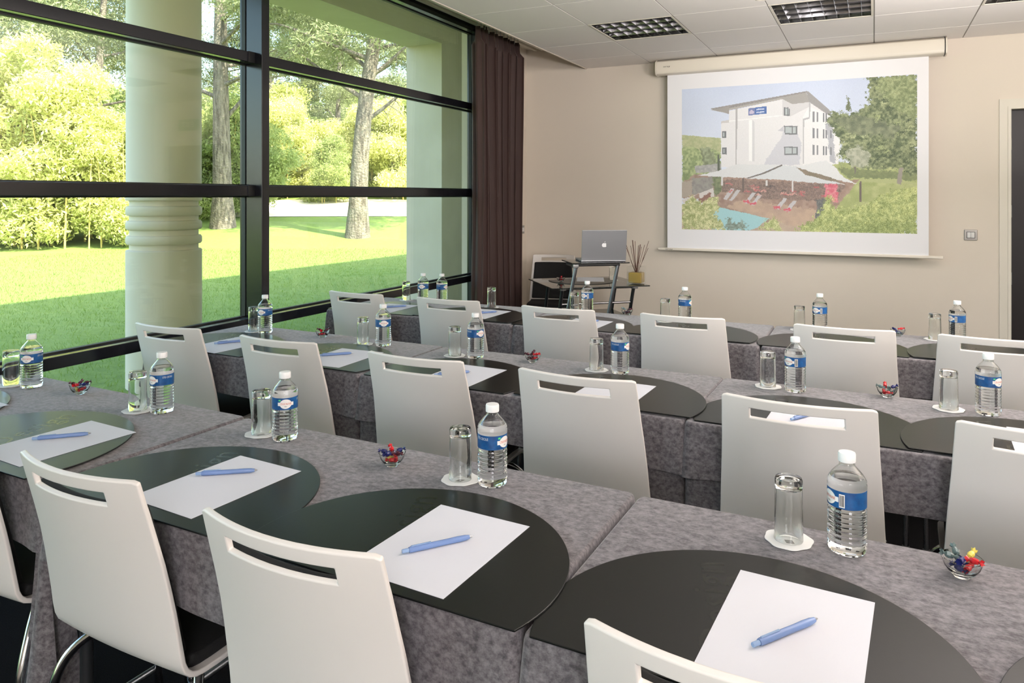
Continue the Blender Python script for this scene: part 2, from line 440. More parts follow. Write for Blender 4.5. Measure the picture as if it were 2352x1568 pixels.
boxo('fabric', (-1.628, YS-.001, .955), (.372, YS+.001, 2.50), M_fabric, sc, 0, inv)
o = boxo('bottom_bar', (-1.71, YS-.013, .934), (.468, YS+.012, .956), M_case, sc, .005, inv)
def flat_text(s, size, M, m, parent, name='lettering'):
    bm = bmesh.new(); bm.from_mesh(text_polys(s, size)); bmesh.ops.transform(bm, matrix=M, verts=bm.verts)
    return obj(name, bm, m, parent, recalc=False)
UP = Matrix.Rotation(PI/2, 4, 'X')
flat_text('oray', .034, inv @ Matrix.Translation((-1.618, YS-.0685, 2.534)) @ UP @ Matrix.Diagonal((1, .62, 1, 1)), M_ink, sc)
flat_text('oray', .026, inv @ Matrix.Translation((-1.61, YS-.0145, .945)) @ UP @ Matrix.Diagonal((1.4, .6, 1, 1)), M_ink, sc)

# the projected picture, drawn as one coloured sheet
PX0, PX1, PZ0, PZ1 = -1.50, .295, 1.12, 2.336
W_, H_ = 468, 316
rs = np.random.RandomState(3)
def vnoise(h, w, cell):
    gh, gw = int(h/cell)+3, int(w/cell)+3; g = rs.rand(gh, gw)
    yy, xx = np.arange(h)/cell, np.arange(w)/cell; y0, x0 = yy.astype(int), xx.astype(int)
    fy, fx_ = (yy-y0)[:, None], (xx-x0)[None, :]; fy = fy*fy*(3-2*fy); fx_ = fx_*fx_*(3-2*fx_)
    return (g[y0][:, x0]*(1-fy)*(1-fx_)+g[y0+1][:, x0]*fy*(1-fx_)+g[y0][:, x0+1]*(1-fy)*fx_+g[y0+1][:, x0+1]*fy*fx_)
img = np.zeros((H_, W_, 3))
YY, XX = np.mgrid[0:H_, 0:W_]
# photograph detail coordinates (a 2209x1568 close-up) -> picture grid, corners (163,165?),(2089,35),(2092,1338),(165,1305)
c4 = [(163, 168), (2089, 35), (2092, 1340), (165, 1308)]
def tp(x, y):
    u = (x-163)/(2090-163); top = 168+(35-168)*u; bot = 1308+(1340-1308)*u
    v = (y-top)/(bot-top)
    u2 = u*1.0+ .10*u*(1-u)*0   # keep simple
    return (u2*W_, v*H_)
def pmask(pts, jag=0):
    pts = [tp(*p) for p in pts]; ins = np.zeros((H_, W_), bool); n = len(pts)
    X, Y = XX+.5, YY+.5
    if jag:
        X = X+(vnoise(H_, W_, 5)-.5)*jag*2+(rs.rand(H_, W_)-.5)*jag; Y = Y+(vnoise(H_, W_, 5)-.5)*jag*2+(rs.rand(H_, W_)-.5)*jag
    for i in range(n):
        (x0, y0), (x1, y1) = pts[i], pts[(i+1) % n]
        if y0 == y1: continue
        cnd = ((y0 <= Y) != (y1 <= Y)) & (X < (x1-x0)*(Y-y0)/(y1-y0)+x0); ins ^= cnd
    return ins
def fillp(pts, col, jag=0, var=0, cell=4, col2=None, speck=0):
    m = pmask(pts, jag); c = np.array(col, float)[None, None, :]*np.ones((H_, W_, 1))
    if col2 is not None:
        t = np.clip((.55*vnoise(H_, W_, cell)+.25*vnoise(H_, W_, cell*3)+.2*rs.rand(H_, W_)-.25)*2, 0, 1)[..., None]
        c = c*(1-t)+np.array(col2, float)*t
    if speck: c = c+(rs.rand(H_, W_, 1)-.5)*speck
    img[m] = c[m]
img[:] = (192, 204, 230)
img[:] += (np.clip((YY/H_)*1.9, 0, 1)[..., None])*np.array((18, 14, 4))
img[:] += ((vnoise(H_, W_, 60)-.5)[..., None])*10
fillp([(163, 540), (520, 562), (520, 680), (163, 700)], (160, 170, 120), 1, col2=(182, 186, 140))
fillp([(163, 650), (240, 630), (330, 665), (430, 650), (510, 680), (520, 860), (163, 960)], (118, 138, 92), 3, col2=(176, 190, 130))
fillp([(330, 650), (400, 640), (470, 690), (480, 790), (360, 790)], (110, 122, 92), 3, col2=(158, 168, 130))
fillp([(280, 790), (520, 770), (520, 840), (290, 850)], (150, 150, 150), 1, col2=(176, 176, 172))
fillp([(490, 700), (505, 695), (512, 830), (490, 830)], (90, 98, 84))
# lawn on the right
fillp([(1460, 760), (2092, 760), (2092, 1200), (1300, 1200), (1400, 900)], (150, 162, 98), 1, col2=(178, 186, 122), cell=8)
fillp([(1500, 800), (2092, 840), (2092, 905), (1560, 880)], (112, 124, 84), 3, col2=(128, 140, 92))
fillp([(1640, 900), (1960, 890), (2092, 930), (1780, 925)], (170, 178, 118), 1)
# building
fillp([(520, 440), (590, 425), (590, 340), (1050, 240), (1270, 262), (1430, 372), (1520, 460), (1500, 770), (1180, 800), (520, 800)], (222, 221, 223))
fillp([(1050, 245), (1270, 262), (1270, 300), (1120, 380), (1050, 372)], (204, 203, 205))
fillp([(1218, 380), (1270, 300), (1430, 372), (1530, 460), (1500, 770), (1218, 790)], (230, 229, 230))
fillp([(1400, 440), (1450, 430), (1480, 770), (1440, 760)], (176, 178, 186), 2)
fillp([(890, 780), (960, 660), (1040, 560), (1060, 500), (1180, 530), (1200, 600), (1195, 780)], (198, 199, 207), 2)
fillp([(1010, 500), (1060, 458), (1060, 505)], (190, 190, 198))
fillp([(590, 420), (1050, 370), (1050, 376), (590, 428)], (236, 236, 237))
fillp([(765, 415), (795, 412), (795, 750), (765, 750)], (238, 238, 238)); fillp([(795, 412), (815, 430), (815, 750), (795, 750)], (205, 205, 208))
fillp([(650, 300), (668, 296), (656, 780), (648, 780)], (170, 168, 170))
fillp([(424, 322), (1250, 172), (1262, 182), (590, 318), (588, 365)], (140, 136, 134), speck=30)
fillp([(430, 332), (590, 300), (590, 362)], (150, 146, 142)); fillp([(590, 318), (1240, 185), (1275, 262), (1130, 280), (1050, 240), (590, 335)], (168, 164, 160))
fillp([(1050, 240), (1130, 280), (1275, 262), (1245, 185), (1050, 225)], (158, 155, 152))
fillp([(1245, 172), (1262, 175), (1448, 345), (1430, 375), (1268, 262)], (150, 148, 148))
fillp([(520, 425), (590, 412), (590, 436), (520, 442)], (196, 194, 194))
fillp([(1218, 400), (1270, 385), (1272, 398), (1228, 412), (1224, 770), (1216, 770)], (178, 178, 182))
fillp([(1268, 262), (1278, 264), (1276, 390), (1266, 390)], (178, 178, 182))
for q in ([(528, 505), (568, 505), (568, 562), (528, 562)], [(530, 640), (570, 640), (570, 696), (530, 696)], [(1062, 458), (1174, 460), (1170, 530), (1068, 530)], [(1062, 628), (1174, 630), (1174, 698), (1066, 698)], [(1062, 305), (1110, 318), (1110, 378), (1062, 375)]):
    fillp(q, (112, 116, 120))
    x0, y0 = q[0]; x1, y1 = q[2]
    fillp([(x0+10, y0+10), (x1-10, y0+10), (x1-10, y1-12), (x0+10, y1-12)], (176, 186, 188)); xm = x0+(x1-x0)*.62
    fillp([(xm-4, y0), (xm+4, y0), (xm+4, y1), (xm-4, y1)], (112, 116, 120))
for x, w in ((1302, 12), (1335, 10), (1383, 9), (1404, 6), (1440, 8)):
    for y in (340, 475, 612):
        fillp([(x-w/2-2, y+(x-1300)*.12), (x+w/2+2, y+(x-1300)*.15), (x+w/2+2, y+85), (x-w/2-2, y+85)], (128, 130, 136))
# sign
fillp([(758, 318), (915, 298), (916, 358), (760, 376)], (70, 104, 172))
fillp([(758, 318), (815, 311), (818, 368), (760, 376)], (104, 118, 170)); fillp([(770, 345), (790, 325), (808, 342), (800, 362), (772, 366)], (190, 180, 205), 1)
for y0 in (318, 342):
    for k in range(6): fillp([(828+k*12, y0+4-k*1.5), (837+k*12, y0+3-k*1.5), (836+k*12, y0+15-k*1.5), (829+k*12, y0+16-k*1.5)], (214, 222, 240))
# big pines
T1 = [(1690, 60), (2089, 35), (2092, 870), (1900, 800), (1760, 810), (1620, 780), (1500, 700), (1530, 600), (1420, 430), (1440, 330), (1560, 360), (1640, 330), (1740, 270), (1720, 180), (1740, 100)]
fillp(T1, (78, 92, 64), 5, col2=(142, 152, 108), cell=4, speck=30)
for k in range(60):
    x = rs.uniform(1500, 2080); y = rs.uniform(120, 780)
    if not (x < 1700 and y < 420): fillp([(x-26, y+20), (x, y-12), (x+30, y-24), (x+22, y+6)], [(150, 162, 108), (70, 84, 60), (166, 174, 124)][k % 3], 5, speck=30)
fillp([(1800, 60), (2089, 40), (2092, 400), (1900, 300), (1830, 180)], (104, 120, 78), 6, col2=(158, 168, 116), cell=4, speck=30)
fillp([(1570, 210), (1585, 260), (1600, 340), (1560, 340)], (104, 114, 86), 3)
fillp([(1440, 400), (1700, 380), (1980, 470), (1900, 560), (1600, 520)], (90, 100, 78), 7, col2=(140, 148, 112), cell=7)
fillp([(1560, 680), (1640, 620), (1740, 680), (1720, 790), (1600, 800)], (140, 146, 122), 5, col2=(180, 184, 160))
fillp([(1960, 800), (1990, 800), (1975, 940), (1938, 930)], (146, 138, 128), 1)
fillp([(1622, 790), (1638, 790), (1634, 850), (1624, 850)], (110, 106, 96))
fillp([(163, 1150), (1500, 1150), (1500, 1345), (163, 1345)], (172, 150, 132), 0, col2=(190, 168, 146), cell=8)
# terrace under the sails
fillp([(280, 860), (1660, 900), (1400, 1230), (900, 1250), (420, 1120), (320, 1060), (163, 1050), (163, 930)], (146, 118, 106), 2, col2=(168, 142, 126), cell=6)
fillp([(250, 890), (460, 880), (440, 990), (260, 1030)], (132, 128, 126), 2, col2=(150, 148, 140))
fillp([(163, 930), (260, 900), (250, 1030), (163, 1060)], (168, 156, 142), 2)
fillp([(440, 880), (530, 880), (520, 1000), (460, 1050)], (96, 108, 80), 4, col2=(130, 142, 104))
fillp([(530, 900), (1560, 940), (1480, 1080), (900, 1060), (700, 1010), (530, 1000)], (116, 100, 94), 3, col2=(146, 122, 112), cell=3, speck=26)
fillp([(163, 1070), (450, 970), (462, 1040), (330, 1070), (320, 1010), (180, 1100)], (206, 200, 196))
fillp([(322, 1060), (430, 1000), (430, 1060), (330, 1100)], (140, 100, 88), 2)
fillp([(700, 1060), (1330, 1150), (1400, 1250), (1180, 1290), (560, 1130)], (172, 146, 128), 3, col2=(190, 162, 138), cell=8)
for (x, y) in ((560, 1040), (610, 1050), (745, 1070), (800, 1085), (1010, 1115), (1090, 1135)):
    fillp([(x-20, y+20), (x+10, y+30), (x+78, y-60), (x+50, y-66)], (188, 186, 190), 1)
    if x > 700: fillp([(x-35, y+5), (x+20, y-2), (x+28, y+22), (x-30, y+22)], (206, 88, 104), 2)
for k in range(26):
    x = rs.uniform(560, 1500); y = 920+(x-560)*.04+rs.uniform(0, 90); fillp([(x, y), (x+50, y+4), (x+46, y+14), (x+2, y+10)], [(190, 90, 96), (210, 150, 140), (90, 80, 80), (196, 110, 110)][k % 4], 3)
fillp([(1395, 930), (1490, 935), (1500, 1090), (1395, 1060)], (206, 84, 104), 3, col2=(222, 140, 150), cell=3)
for x, y, h in ((528, 880, 70), (1132, 910, 90), (915, 905, 45)): fillp([(x-5, y), (x+8, y), (x+8, y+h), (x-5, y+h)], (210, 208, 208))
for x, y, h in ((715, 890, 110), (1672, 910, 170)): fillp([(x-8, y), (x+8, y), (x+6, y+h), (x-10, y+h)], (104, 92, 88))
# shade sails
fillp([(310, 868), (500, 830), (660, 775), (1040, 778), (860, 850), (740, 888), (520, 880)], (214, 216, 218), 1)
fillp([(740, 892), (900, 850), (1050, 785), (1160, 790), (1280, 850), (1400, 895), (1560, 938), (1300, 925), (1000, 900)], (206, 210, 214), 1)
fillp([(1160, 800), (1260, 770), (1400, 740), (1480, 800), (1540, 880), (1650, 938), (1400, 880), (1260, 850)], (218, 220, 222), 1)
fillp([(740, 888), (880, 845), (1045, 775), (1050, 785), (900, 852), (760, 892)], (110, 104, 100))
fillp([(1160, 795), (1300, 840), (1440, 880), (1540, 930), (1400, 900), (1240, 860)], (140, 124, 108), 1, col2=(120, 112, 92))
# pool and planting
fillp([(440, 1130), (520, 1130), (940, 1220), (840, 1290), (760, 1325), (440, 1310)], (150, 200, 206), 1)
fillp([(1330, 1060), (1400, 1050), (1400, 1240), (1320, 1230)], (88, 92, 92), 2, col2=(120, 122, 120), cell=2)
fillp([(550, 1260), (590, 1210), (650, 1260), (700, 1245), (760, 1290), (740, 1320), (570, 1320)], (104, 122, 108), 6, col2=(140, 160, 150), cell=3)
fillp([(163, 1110), (260, 1040), (330, 1100), (430, 1050), (505, 1050), (490, 1130), (450, 1180), (520, 1240), (560, 1318), (163, 1310)], (150, 160, 96), 6, col2=(206, 206, 150), cell=4, speck=64)
fillp([(840, 1310), (900, 1250), (980, 1200), (1040, 1260), (1050, 1325)], (150, 162, 96), 6, col2=(198, 202, 140), cell=4, speck=64)
fillp([(1180, 1290), (1340, 1200), (1420, 1000), (1470, 1130), (1600, 1140), (1750, 1080), (1900, 1000), (2092, 960), (2092, 1345), (1160, 1335)], (134, 150, 84), 7, col2=(190, 200, 122), cell=5, speck=70)
fillp([(1500, 1250), (2092, 1240), (2092, 1345), (1480, 1340)], (120, 138, 76), 8, col2=(160, 174, 100), cell=5, speck=64)
g_ = img.mean(-1, keepdims=True); img = g_+(img-g_)*.85; img = img*.92+224*.08+6*(rs.rand(H_, W_, 1)-.5)
img = np.clip(img, 0, 255)
l_ = img/255; l_ = np.where(l_ <= .04045, l_/12.92, ((l_+.055)/1.055)**2.4)
l_ = np.clip(l_*1.1, 0, .95)
gx, gz = np.meshgrid(np.linspace(PX0, PX1, W_+1), np.linspace(PZ1, PZ0, H_+1))
V = np.stack([gx+.628, np.full_like(gx, -.0022), gz-.94], -1).reshape(-1, 3)
ii, jj = np.mgrid[0:H_, 0:W_]; a = ii*(W_+1)+jj
F = np.stack([a, a+W_+1, a+W_+2, a+1], -1).reshape(-1, 4)
me = np_mesh('picture', V, F)
at = me.color_attributes.new('Col', 'FLOAT_COLOR', 'CORNER')
cc = np.ones((H_*W_, 4, 4), np.float32); cc[:, :, :3] = l_.reshape(-1, 1, 3); at.data.foreach_set('color', cc.ravel())
M_pic = mat('projected_picture', (200, 200, 200), .8)
vn = M_pic.node_tree.nodes.new('ShaderNodeVertexColor'); vn.layer_name = 'Col'
M_pic.node_tree.links.new(vn.outputs['Color'], M_pic.node_tree.nodes['Principled BSDF'].inputs['Base Color'])
o = mesh_obj('picture', me, M_pic, sc); o['label'] = 'hotel, shade sails and pool shown on the screen'

# ------------------------------------------------------------------ curtain
cu = empty('curtain', (-2.79, 5.42, 0), label='dark brown pleated curtain gathered at the end of the window', cat='curtain')
bm = bmesh.new(); rows = []
NJ = 220
for zi, z in enumerate([2.735, 2.70, 2.64, 2.60, 2.5, 2.3, 2.0, 1.7, 1.4, 1.1, .8, .5, .25, .02]):
    row = []
    fl = 1+.12*(1-z/2.7)
    for j in range(NJ):
        s = j/(NJ-1); ph = s*2*PI*10+.8*math.sin(s*9)+.25*math.sin(z*2+s*20)
        amp = (.022 if z > 2.68 else .03 if z > 2.6 else .05)*(1+.35*math.sin(s*23))
        y = (s-.5)*.78*fl + (0 if z > 2.6 else .012*math.sin(2*ph))
        x = amp*math.sin(ph)+(.0 if z > 2.6 else .02*math.sin(s*5+z))
        row.append(bm.verts.new((x, y, z)))
    rows.append(row)
for a, b in zip(rows, rows[1:]):
    for j in range(NJ-1): bm.faces.new((a[j], a[j+1], b[j+1], b[j]))
o = obj('drape', bm, M_curtain, cu, 60)
md = o.modifiers.new('s', 'SOLIDIFY'); md.thickness = .004; bake(o); o.data.shade_smooth()
for j in range(12):
    bm = bmesh.new(); tube(bm, [(0, -.37+j*.067, 2.72), (0, -.37+j*.067, 2.808)], .003, 6); obj('curtain_hook', bm, M_steel, cu)

# ------------------------------------------------------------------ tables and cloths
def row_frame(cx, cy, rot): return Matrix.Translation((cx, cy, 0)) @ Matrix.Rotation(rot, 4, 'Z')
TW, TD = 1.198, .585
def cloth_mesh(tails, seed):
    """tails: hem height of the inner fold at corners (-x,-y),(+x,-y),(+x,+y),(-x,+y)"""
    rn = random.Random(seed); bm = bmesh.new()
    hw, hd, rc = TW/2, TD/2, .018; per = []
    nl, ns = 60, 30
    def side(p, q, n):
        for k in range(n): t = k/n; per.append((p[0]+(q[0]-p[0])*t, p[1]+(q[1]-p[1])*t))
    def corner(cx, cy, a0):
        for k in range(5): a = a0+PI/2*k/5; per.append((cx+rc*math.cos(a), cy+rc*math.sin(a)))
    side((-hw+rc, -hd), (hw-rc, -hd), nl); corner(hw-rc, -hd+rc, -PI/2)
    side((hw, -hd+rc), (hw, hd-rc), ns); corner(hw-rc, hd-rc, 0)
    side((hw-rc, hd), (-hw+rc, hd), nl); corner(-hw+rc, hd-rc, PI/2)
    side((-hw, hd-rc), (-hw, -hd+rc), ns); corner(-hw+rc, -hd+rc, PI)
    n = len(per); cors = [(-hw, -hd), (hw, -hd), (hw, hd), (-hw, hd)]
    ph = [rn.uniform(0, 6) for _ in range(4)]
    def nrm(i):
        a, b = per[(i-1) % n], per[(i+1) % n]; t = Vector((b[0]-a[0], b[1]-a[1])).normalized(); return Vector((t.y, -t.x))
    def skirt(off, hemf, levels, start):
        rings = []
        for L, (tt, o1) in enumerate(levels):
            ring = []
            for i, (x, y) in enumerate(per):
                nn = nrm(i); dc = min(math.hypot(x-c[0], y-c[1]) for c in cors)
                onlong = 1 if abs(abs(y)-hd) < .02 else .12
                hem = hemf(x, y, dc)
                z = .75-.008*(L > 0)-(.742-hem)*tt if L > 1 else (.75 if L == 0 else .747)
                wv = onlong*tt*(.003*math.sin(x*13+ph[0])+.002*math.sin(x*31+ph[1])+.016*math.exp(-(dc/.06)**2)+.001)
                d_ = o1+off+wv
                ring.append(bm.verts.new((x+nn.x*d_, y+nn.y*d_, z)))
            rings.append(ring)
        return rings
    lev = [(0, -.006), (0, -.0015), (.006, 0), (.03, .0006), (.15, .001), (.35, .0015), (.6, .002), (.8, .0025), (1, .003)]
    def hem1(x, y, dc): return .594+.004*math.sin(x*9+ph[2])
    rings = skirt(0, hem1, lev, True)
    for a, b in zip(rings, rings[1:]):
        for i in range(n): bm.faces.new((a[i], a[(i+1) % n], b[(i+1) % n], b[i]))
    topf = bm.faces.new(rings[0])
    # inner folds hanging lower beside each corner
    for ci, c in enumerate(cors):
        low = tails[ci]
        idx = [i for i, (x, y) in enumerate(per) if math.hypot(x-c[0], y-c[1]) < (.21 if low > .3 else .11)]
        if low > .55: continue
        if 0 in idx and n-1 in idx: idx = [i for i in idx if i > n//2]+[i for i in idx if i <= n//2]
        prev = None
        for i in idx:
            x, y = per[i]; nn = nrm(i); dc = math.hypot(x-c[0], y-c[1]); col = []
            onlong = 1 if abs(abs(y)-hd) < .02 else .1
            flare = (.05 if low < .3 else .0)*onlong*max(0, 1-dc/.2)
            for L in range(7):
                t = L/6; z = .72-(.72-low-(dc*.5 if low > .3 else dc*.15))*t
                d_ = -.002+onlong*(t*.004*math.sin(x*40)+flare*t*t+(.02*t*math.sin(dc*60) if low < .3 else 0))
                kx = .25+.75*t if low < .3 else 1
                col.append(bm.verts.new((c[0]+(x-c[0])*kx+nn.x*d_, c[1]+(y-c[1])*kx+nn.y*d_, z)))
            if prev:
                for L in range(6): bm.faces.new((prev[L], prev[L+1], col[L+1], col[L]))
            prev = col
    return bm
TABLES = {  # row: list of (cx, cy, rot)
 0: [(-2.287, 1.345, R_(-1.6)), (-1.078, 1.306, R_(-1.4)), (.131, 1.271, R_(-1.2))],
 1: [(-2.290, 2.478, R_(-1.2)), (-1.092, 2.453, R_(-1.0)), (.107, 2.428, R_(-1.0))],
 2: [(-2.255, 3.645, R_(.4)), (-1.052, 3.653, R_(.4)), (.153, 3.661, R_(.4))]}
RN = ['front row', 'middle row', 'back row']
TN = ['beside the window', 'in the middle of the row', 'at the right end of the row']
def place(o, r, t, lx, ly, z, rz=0):
    cx, cy, rot = TABLES[r][t]; p = row_frame(cx, cy, rot) @ Vector((lx, ly, z)); o.location = p; o.rotation_euler = (0, 0, rot+rz); return o
proto_t = empty('folding_table')
boxo('tabletop', (-.594, -.288, .722), (.594, .288, .742), M_board, proto_t, .003)
for sx in (-1, 1):
    for sy in (-1, 1):
        bm = bmesh.new(); tube(bm, [(sx*.53, sy*.24, .722), (sx*.53, sy*.24, .004)], .014, 12); obj('leg', bm, M_deskleg, proto_t, 60)
    bm = bmesh.new(); tube(bm, [(sx*.53, -.24, .12), (sx*.53, .24, .12)], .009, 8); obj('stretcher', bm, M_deskleg, proto_t, 60)
first = True
for r, ts in TABLES.items():
    for t, (cx, cy, rot) in enumerate(ts):
        o = proto_t if first else copy_tree(proto_t); first = False
        o.location = (cx, cy, 0); o.rotation_euler = (0, 0, rot)
        tag(o, f'narrow folding table under grey cloth, {RN[r]}, {TN[t]}', 'table', 'cloth-covered folding tables')
        tails = [.40, .40, .40, .40]
        if r == 0: tails = [.6, .10, .6, .6] if t == 0 else [.6, .4, .6, .6] if t == 1 else [.4, .6, .6, .6]
        o = obj('tablecloth', cloth_mesh(tails, r*3+t), M_cloth, None, 50)
        for pf in o.data.polygons:
            if len(pf.vertices) > 10: pf.use_smooth = False
        o.location = (cx, cy, 0); o.rotation_euler = (0, 0, rot)
        tag(o, f'mottled grey velvet tablecloth, {RN[r]}, {TN[t]}', 'tablecloth', 'grey tablecloths')

# ------------------------------------------------------------------ chairs
def make_chair():
    root = empty('chair')
    P = [(.875, 0, .190, .036), (.848, .0065, .191, .036), (.822, .0135, .192, .036), (.805, .0185, .193, .035), (.75, .0335, .195, .034), (.70, .0465, .198, .032), (.65, .057, .201, .030), (.60, .066, .204, .026),
         (.55, .074, .206, .022), (.515, .079, .208, .018), (.492, .083, .208, .014), (.475, .090, .208, .010), (.462, .102, .208, .007), (.454, .118, .207, .004), (.450, .14, .206, .002), (.449, .17, .205, 0),
         (.450, .22, .204, 0), (.454, .30, .202, 0), (.456, .38, .200, 0), (.452, .43, .197, 0), (.442, .462, .193, 0), (.428, .482, .187, 0)]
    fr = [-1, -.94, -.82, -.7, -.6, -.5, -.4, -.25, -.1, .1, .25, .4, .5, .6, .7, .82, .94, 1]
    def grid(rows, k=1.0, top_round=True):
        G, N = [], []
        for i in rows:
            z, y, hw, sag = P[i]; a, b = P[max(i-1, 0)], P[min(i+1, len(P)-1)]
            ty, tz = b[1]-a[1], b[0]-a[0]; l = math.hypot(ty, tz); n = (-tz/l, ty/l)
            gr, nr = [], []
            for f in fr:
                zz = z
                if i == 0 and top_round: zz -= .004 if abs(f) == 1 else 0
                x = f*hw*k; gr.append(Vector((x, y-sag*(1-(f*k)**2), zz)))
                nv = Vector((-2*sag*f*k/hw*.9, 1, 0)).normalized() if n[0] > .5 else Vector((0, 1, 0))
                nr.append(Vector((nv.x*n[0], nv.y*n[0], n[1])).normalized())
            G.append(gr); N.append(nr)
        return G, N
    G, N = grid(range(len(P)))
    bm = thick_sheet(G, N, .012, 0, lambda i, j: i == 1 and 4 <= j <= 12)
    o = obj('shell', bm, M_shell, root); bevel(o, .0035, 3)
    G, N = grid(range(3, 11), .9)
    bm = thick_sheet(G, N, .026, .012); o = obj('back_pad', bm, M_pad, root); bevel(o, .007, 3)
    G, N = grid(range(12, 20), .92)
    bm = thick_sheet(G, N, .026, .012); o = obj('seat_pad', bm, M_pad, root); bevel(o, .007, 3)
    bm = bmesh.new()
    box(bm, (-.12, .15, .434), (.12, .40, .447)); obj('mounting_plate', bm, M_black, root)
    for sx in (-1, 1):
        bm = bmesh.new(); tube(bm, smoothpath([(sx*.10, .19, .428), (sx*.16, .16, .428), (sx*.205, .115, .385), (sx*.222, .085, .31), (sx*.225, .065, .18), (sx*.225, .045, .012)]), .0105, 12)
        obj('leg', bm, M_chrome, root, 60)
        bm = bmesh.new(); tube(bm, smoothpath([(sx*.10, .34, .428), (sx*.16, .365, .428), (sx*.205, .405, .385), (sx*.222, .43, .31), (sx*.225, .44, .18), (sx*.225, .45, .012)]), .0105, 12)
        obj('leg', bm, M_chrome, root, 60)
        for y in (.045, .45):
            bm = bmesh.new(); lathe(bm, [(.014, 0), (.014, .018), (.011, .02)], 12, M=Matrix.Translation((sx*.225, y, 0))); obj('foot', bm, M_rubber, root, 50)
    return root
chair0 = make_chair()
chairs = [ # (row, x-corner-centre, y at back top, rz, label)
 (0, -2.03, .955, 0, 'white moulded chair mostly cut off by the left edge of the picture'),
 (0, -1.452, .945, -1.5, 'white moulded chair of the front row, whole back in view at far left'),
 (0, -.862, .912, -1, 'large white moulded chair near the bottom centre, legs out of view'),
 (0, -.142, .888, -1, 'white moulded chair cut off by the bottom edge, near the large sheet of paper'),
 (1, -2.678, 2.140, 1, 'white chair of the middle row standing against the window sill'),
 (1, -2.052, 2.128, 0, 'white chair of the middle row, second from the window'),
 (1, -1.409, 2.103, 0, 'white chair of the middle row, third from the window'),
 (1, -.823, 2.106, -1, 'white chair of the middle row, directly left of the joint between two tables'),
 (1, -.185, 2.086, 0, 'white chair of the middle row with paper and pen seen through its slot'),
 (1, .372, 2.082, 0, 'white chair of the middle row cut off by the right edge'),
 (2, -2.640, 3.350, -2, 'small white chair of the back row in front of the window, by the curtain'),
 (2, -2.035, 3.355, 0, 'white chair of the back row, second from the window'),
 (2, -1.393, 3.330, 0, 'white chair of the back row in front of the glass desk'),
 (2, -.789, 3.355, 0, 'white chair of the back row below the left part of the screen'),
 (2, -.115, 3.358, 0, 'white chair of the back row below the right part of the screen'),
 (2, .421, 3.360, 0, 'white chair of the back row cut off by the right edge')]
for i, (r, x, y, rz, lb) in enumerate(chairs):
    o = chair0 if i == 0 else copy_tree(chair0)
    o.location = (x*.9725, y*.9725, 0); o.rotation_euler = (0, 0, R_(rz)); tag(o, lb, 'chair', 'white moulded chairs at the tables')
o = copy_tree(chair0); o.location = (-2.60, 6.14, 0); o.rotation_euler = (0, 0, R_(180+16))
tag(o, 'white chair with black pad facing the camera behind the glass desk', 'chair')
if 'group' in o: del o['group']

# ------------------------------------------------------------------ writing mats with lettering
def mat_outline(R=.308, cut=.104, n=72):
    a0 = -math.asin(cut/R); pts = []
    for k in range(n+1):
        a = a0+(PI-2*a0)*k/n; pts.append((R*math.cos(a), R*math.sin(a)))
    return pts
def make_mat():
    bm = bmesh.new(); prism(bm, mat_outline(), 0, .0036)
    o = obj('desk_mat', bm, M_mat, None); bevel(o, .0012, 2)
    bm = bmesh.new()
    bm.from_mesh(text_polys('Design', .092, 0, 1.08))
    bmesh.ops.transform(bm, matrix=Matrix.Translation((-.065, .115, .00372)) @ Matrix.Rotation(R_(108), 4, 'Z'), verts=bm.verts)
    obj('lettering', bm, M_matletter, o, recalc=False)
    return o
mat0 = make_mat()
MATS = [(0, -2.655, 1.150), (0, -2.035, 1.130), (0, -1.372, 1.118), (0, -.768, 1.096), (0, -.166, 1.086), (0, .445, 1.075),
        (1, -2.600, 2.300), (1, -2.000, 2.286), (1, -1.385, 2.276), (1, -.772, 2.272), (1, -.178, 2.256), (1, .372, 2.250),
        (2, -2.560, 3.470), (2, -1.975, 3.475), (2, -1.375, 3.480), (2, -.782, 3.482), (2, -.165, 3.484), (2, .432, 3.488)]
extra = {0: 'cut off by the left edge', 5: 'in the bottom right corner', 1: 'reflecting the window', 4: 'under the largest sheet of paper'}
rowc = {}
for i, (r, x, y) in enumerate(MATS):
    o = mat0 if i == 0 else copy_tree(mat0)
    k = rowc.get(r, 0); rowc[r] = k+1
    o.location = (x, y, .7512+(.0040 if k % 2 else 0)); o.rotation_euler = (0, 0, R_(-1.4 if r == 0 else -1 if r == 1 else .4))
    tag(o, f'black D-shaped desk mat, {RN[r]}, {ORD[k]}' + (f', {extra[i]}' if i in extra else ''), 'desk mat', 'black desk mats')

# ------------------------------------------------------------------ paper and pens
PAP = [(0, -2.535, 1.225, -4, 0), (0, -1.927, 1.212, -3.5, 1), (0, -1.330, 1.200, -3.7, 2), (0, -.717, 1.164, -3, 3), (0, -.112, 1.170, -3.3, 4),
       (1, -2.545, 2.345, -4, 0), (1, -1.920, 2.345, 2, 1), (1, -1.343, 2.318, -2, 2), (1, -.775, 2.318, -2, 3), (1, -.175, 2.308, -3, 4), (1, .43, 2.31, -3, 5),
       (2, -2.535, 3.535, 2, 0), (2, -1.940, 3.565, -2, 1), (2, -1.325, 3.515, -2, 2)]
PEN = [None, (-1.949, 1.232, 45), (-1.359, 1.248, 36), (-.722, 1.155, 52), (-.118, 1.155, 55), (-2.560, 2.375, 58), (-1.963, 2.364, 45), (-1.380, 2.312, 48), None, (-.182, 2.322, 60), None,
       (-2.515, 3.565, 50), (-1.925, 3.582, 50), (-1.325, 3.575, 50)]
bm = bmesh.new(); prism(bm, [(-.105, -.1485), (.105, -.1485), (.105, .1485), (-.105, .1485)], 0, .0006)
pap0 = obj('paper_sheet', bm, M_paper)
pen0 = empty('ballpoint_pen')
